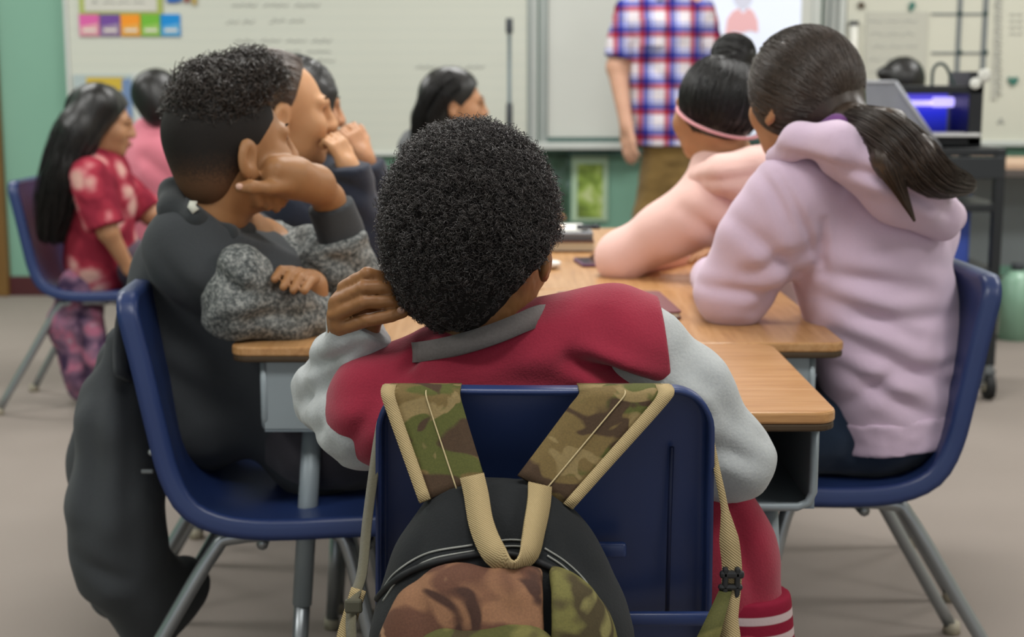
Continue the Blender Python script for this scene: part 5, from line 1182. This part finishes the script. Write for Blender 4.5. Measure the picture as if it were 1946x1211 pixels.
# printer: black frame, lit violet chamber
pr = thing('desktop_printer', 'black boxy desktop printer with glowing violet chamber on the cart', 'printer', (at(1790, 255, 5.15)[0], 5.2, zt+.002)); s5 = 2770/5.05
pw0, pw1 = at(1690, 200, 5.05)[0]-pr.location[0], at(1872, 200, 5.05)[0]-pr.location[0]; ph = at(1800, 165, 5.05)[2]-zt
wx = at(1845, 200, 5.05)[0]-pr.location[0]
G().box(((wx+pw1)/2, 0, ph*.62), (pw1-wx, .26, ph*1.24), bev=.004).box(((pw0+pw1)/2, 0, ph-.012), (pw1-pw0, .26, .028), bev=.003).box((pw0+.012, 0, ph/2), (.024, .26, ph), bev=.003).box(((pw0+pw1)/2, 0, .02), (pw1-pw0, .26, .03), bev=.003).go('printer_frame', plain('printer_black', '17191d', .4, .4), pr)
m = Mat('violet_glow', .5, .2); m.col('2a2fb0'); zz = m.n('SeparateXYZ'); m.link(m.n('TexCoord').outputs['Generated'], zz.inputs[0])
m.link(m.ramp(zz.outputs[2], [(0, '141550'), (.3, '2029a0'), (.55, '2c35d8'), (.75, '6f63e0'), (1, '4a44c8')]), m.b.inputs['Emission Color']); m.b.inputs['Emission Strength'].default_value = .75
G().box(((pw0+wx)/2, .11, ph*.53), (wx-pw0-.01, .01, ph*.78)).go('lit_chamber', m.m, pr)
m = Mat('violet_tube', .4, .2); m.col('c9c4f4'); m.b.inputs['Emission Color'].default_value = srgb('aea2f6'); m.b.inputs['Emission Strength'].default_value = 1.6
zl = at(1800, 199, 5.05)[2]-zt
G().tube([(pw0+.02, .06, zl), (wx-.03, .06, zl)], .010, 8).go('light_bar', m.m, pr, True); G().tube([(wx-.075, .04, zl+.004), (wx-.005, .04, zl+.004)], [.018, .018], 10).go('print_head', m.m, pr, True)
G().box(((pw0+wx)/2+.02, -.09, .043), (wx-pw0+.03, .16, .012), bev=.004).go('print_bed', plain('print_bed', 'c6c6c4', .4), pr)
G().sphere((wx+.015, -.14, at(1832, 160, 5.05)[2]-zt), (.02, .01, .02), 12).go('round_dial', plain('dial_white', 'd9d9d2', .4), pr, True); G().sphere((wx+.047, -.134, at(1855, 145, 5.05)[2]-zt), (.024, .01, .024), 12).go('round_dial', plain('dial_white_two', 'd0d0c8', .4), pr, True)
ar = [at(x, y, 5.15)-V(*pr.location) for x, y in ((1771, 175), (1772, 140), (1778, 125), (1790, 121), (1800, 130), (1808, 150), (1818, 172))]
G().tube(spline(ar, 24), .006, 8).go('filament_tube', plain('dark_tube', '44504f', .4), pr, True)
# grey sheet leaning on the cart
m = Mat('frosted_plastic', .45, .4); m.col(m.mix(m.noise(14, 3), '9a9ca4', '81848e')); m.b.inputs['Transmission Weight'].default_value = .25; FROST = m.m
pl = [at(1600, 156, 5.0), at(1702, 156, 5.0), V(*at(1786, 278, 5.02)[:2], zt+.003), V(*at(1600, 278, 5.02)[:2], zt+.003)]
n_ = V(0, .006, 0); v = np.array(pl+[p+n_ for p in pl]); o = thing('plastic_cover', 'slanted grey frosted plastic cover standing beside the printer', 'cover', pl[3])
mesh('cover_panel', v, [np.array([0, 1, 2, 3])[::-1].copy(), np.array([4, 5, 6, 7]), np.array([0, 4, 5, 1]), np.array([1, 5, 6, 2]), np.array([2, 6, 7, 3]), np.array([3, 7, 4, 0])], FROST, o, False, True)
G().tube([pl[1], pl[2]], .007, 8).tube([pl[0], pl[1]], .006, 8).go('cover_rim', plain('cover_rim', 'a9abb2', .4), o, True, True)
# things in the cart
def cyl(name, label, cat, px, py, Y, r, h, mat, zc=None):
    p = at(px, py, Y); o = thing(name, label, cat, p); G().tube([(0, 0, 0), (0, 0, h*.86), (0, 0, h*.92), (0, 0, h)], [r, r, r*.7, r*.45], 14).go('bottle_body', mat, o, True); G().tube([(0, 0, h), (0, 0, h*1.1)], r*.42, 10).go('cap', BLK, o, True)
bx = thing('blue_bin', 'blue plastic bin on the middle shelf of the cart', 'bin', (cx1-.18, 5.2, .46+.002)); G().box((0, 0, .1), (.2, .24, .2), bev=.01).go('bin_body', plain('bin_blue', '3a4fa0', .5), bx); G().box((0, 0, .205), (.215, .255, .014), bev=.004).go('bin_rim', plain('bin_rim', '4a60b4', .5), bx)
gx = thing('grey_crate', 'pale grey crate on the lowest shelf of the cart', 'crate', (cx1-.2, 5.2, .152)); G().box((0, 0, .09), (.3, .28, .17), bev=.01).go('crate_body', plain('crate_grey', '7d8a90', .6), gx); G().box((0, 0, .18), (.315, .295, .016), bev=.004).go('crate_lid', plain('crate_lid', '94a0a4', .6), gx)
# table by the right wall
tx = at(1880, 310, 6.5)[0]
tb = thing('side_table', 'wood topped grey side table behind the cart', 'table', (tx+.45, 6.75, 0)); zt2 = at(1900, 316, 6.5)[2]
G().box((0, 0, zt2), (1.5, .55, .03), bev=.004).go('table_top', plain('peach_laminate', 'c9a98f', .5, .3), tb); G().box((0, -.265, zt2-.03), (1.5, .02, .035), bev=.003).go('apron', plain('table_edge', '5b5450', .5), tb)
for sx in (-.7, .7):
    for sy in (-.24, .24): G().tube([(sx, sy, zt2-.02), (sx, sy, 0)], .018, 10).go('leg', CHROME, tb, True)
G().box((0, .2, .45), (1.36, .02, .45), bev=.003).go('back_panel', plain('table_grey_panel', '878f92', .6), tb)
cyl('green_bottle', 'pale green plastic bottle on the floor behind the cart', 'bottle', 1937, 470, 6.2, .07, .3, plain('bottle_green', '8fb79f', .3, .5))
bpy.data.objects['green_bottle'].location[2] = 0
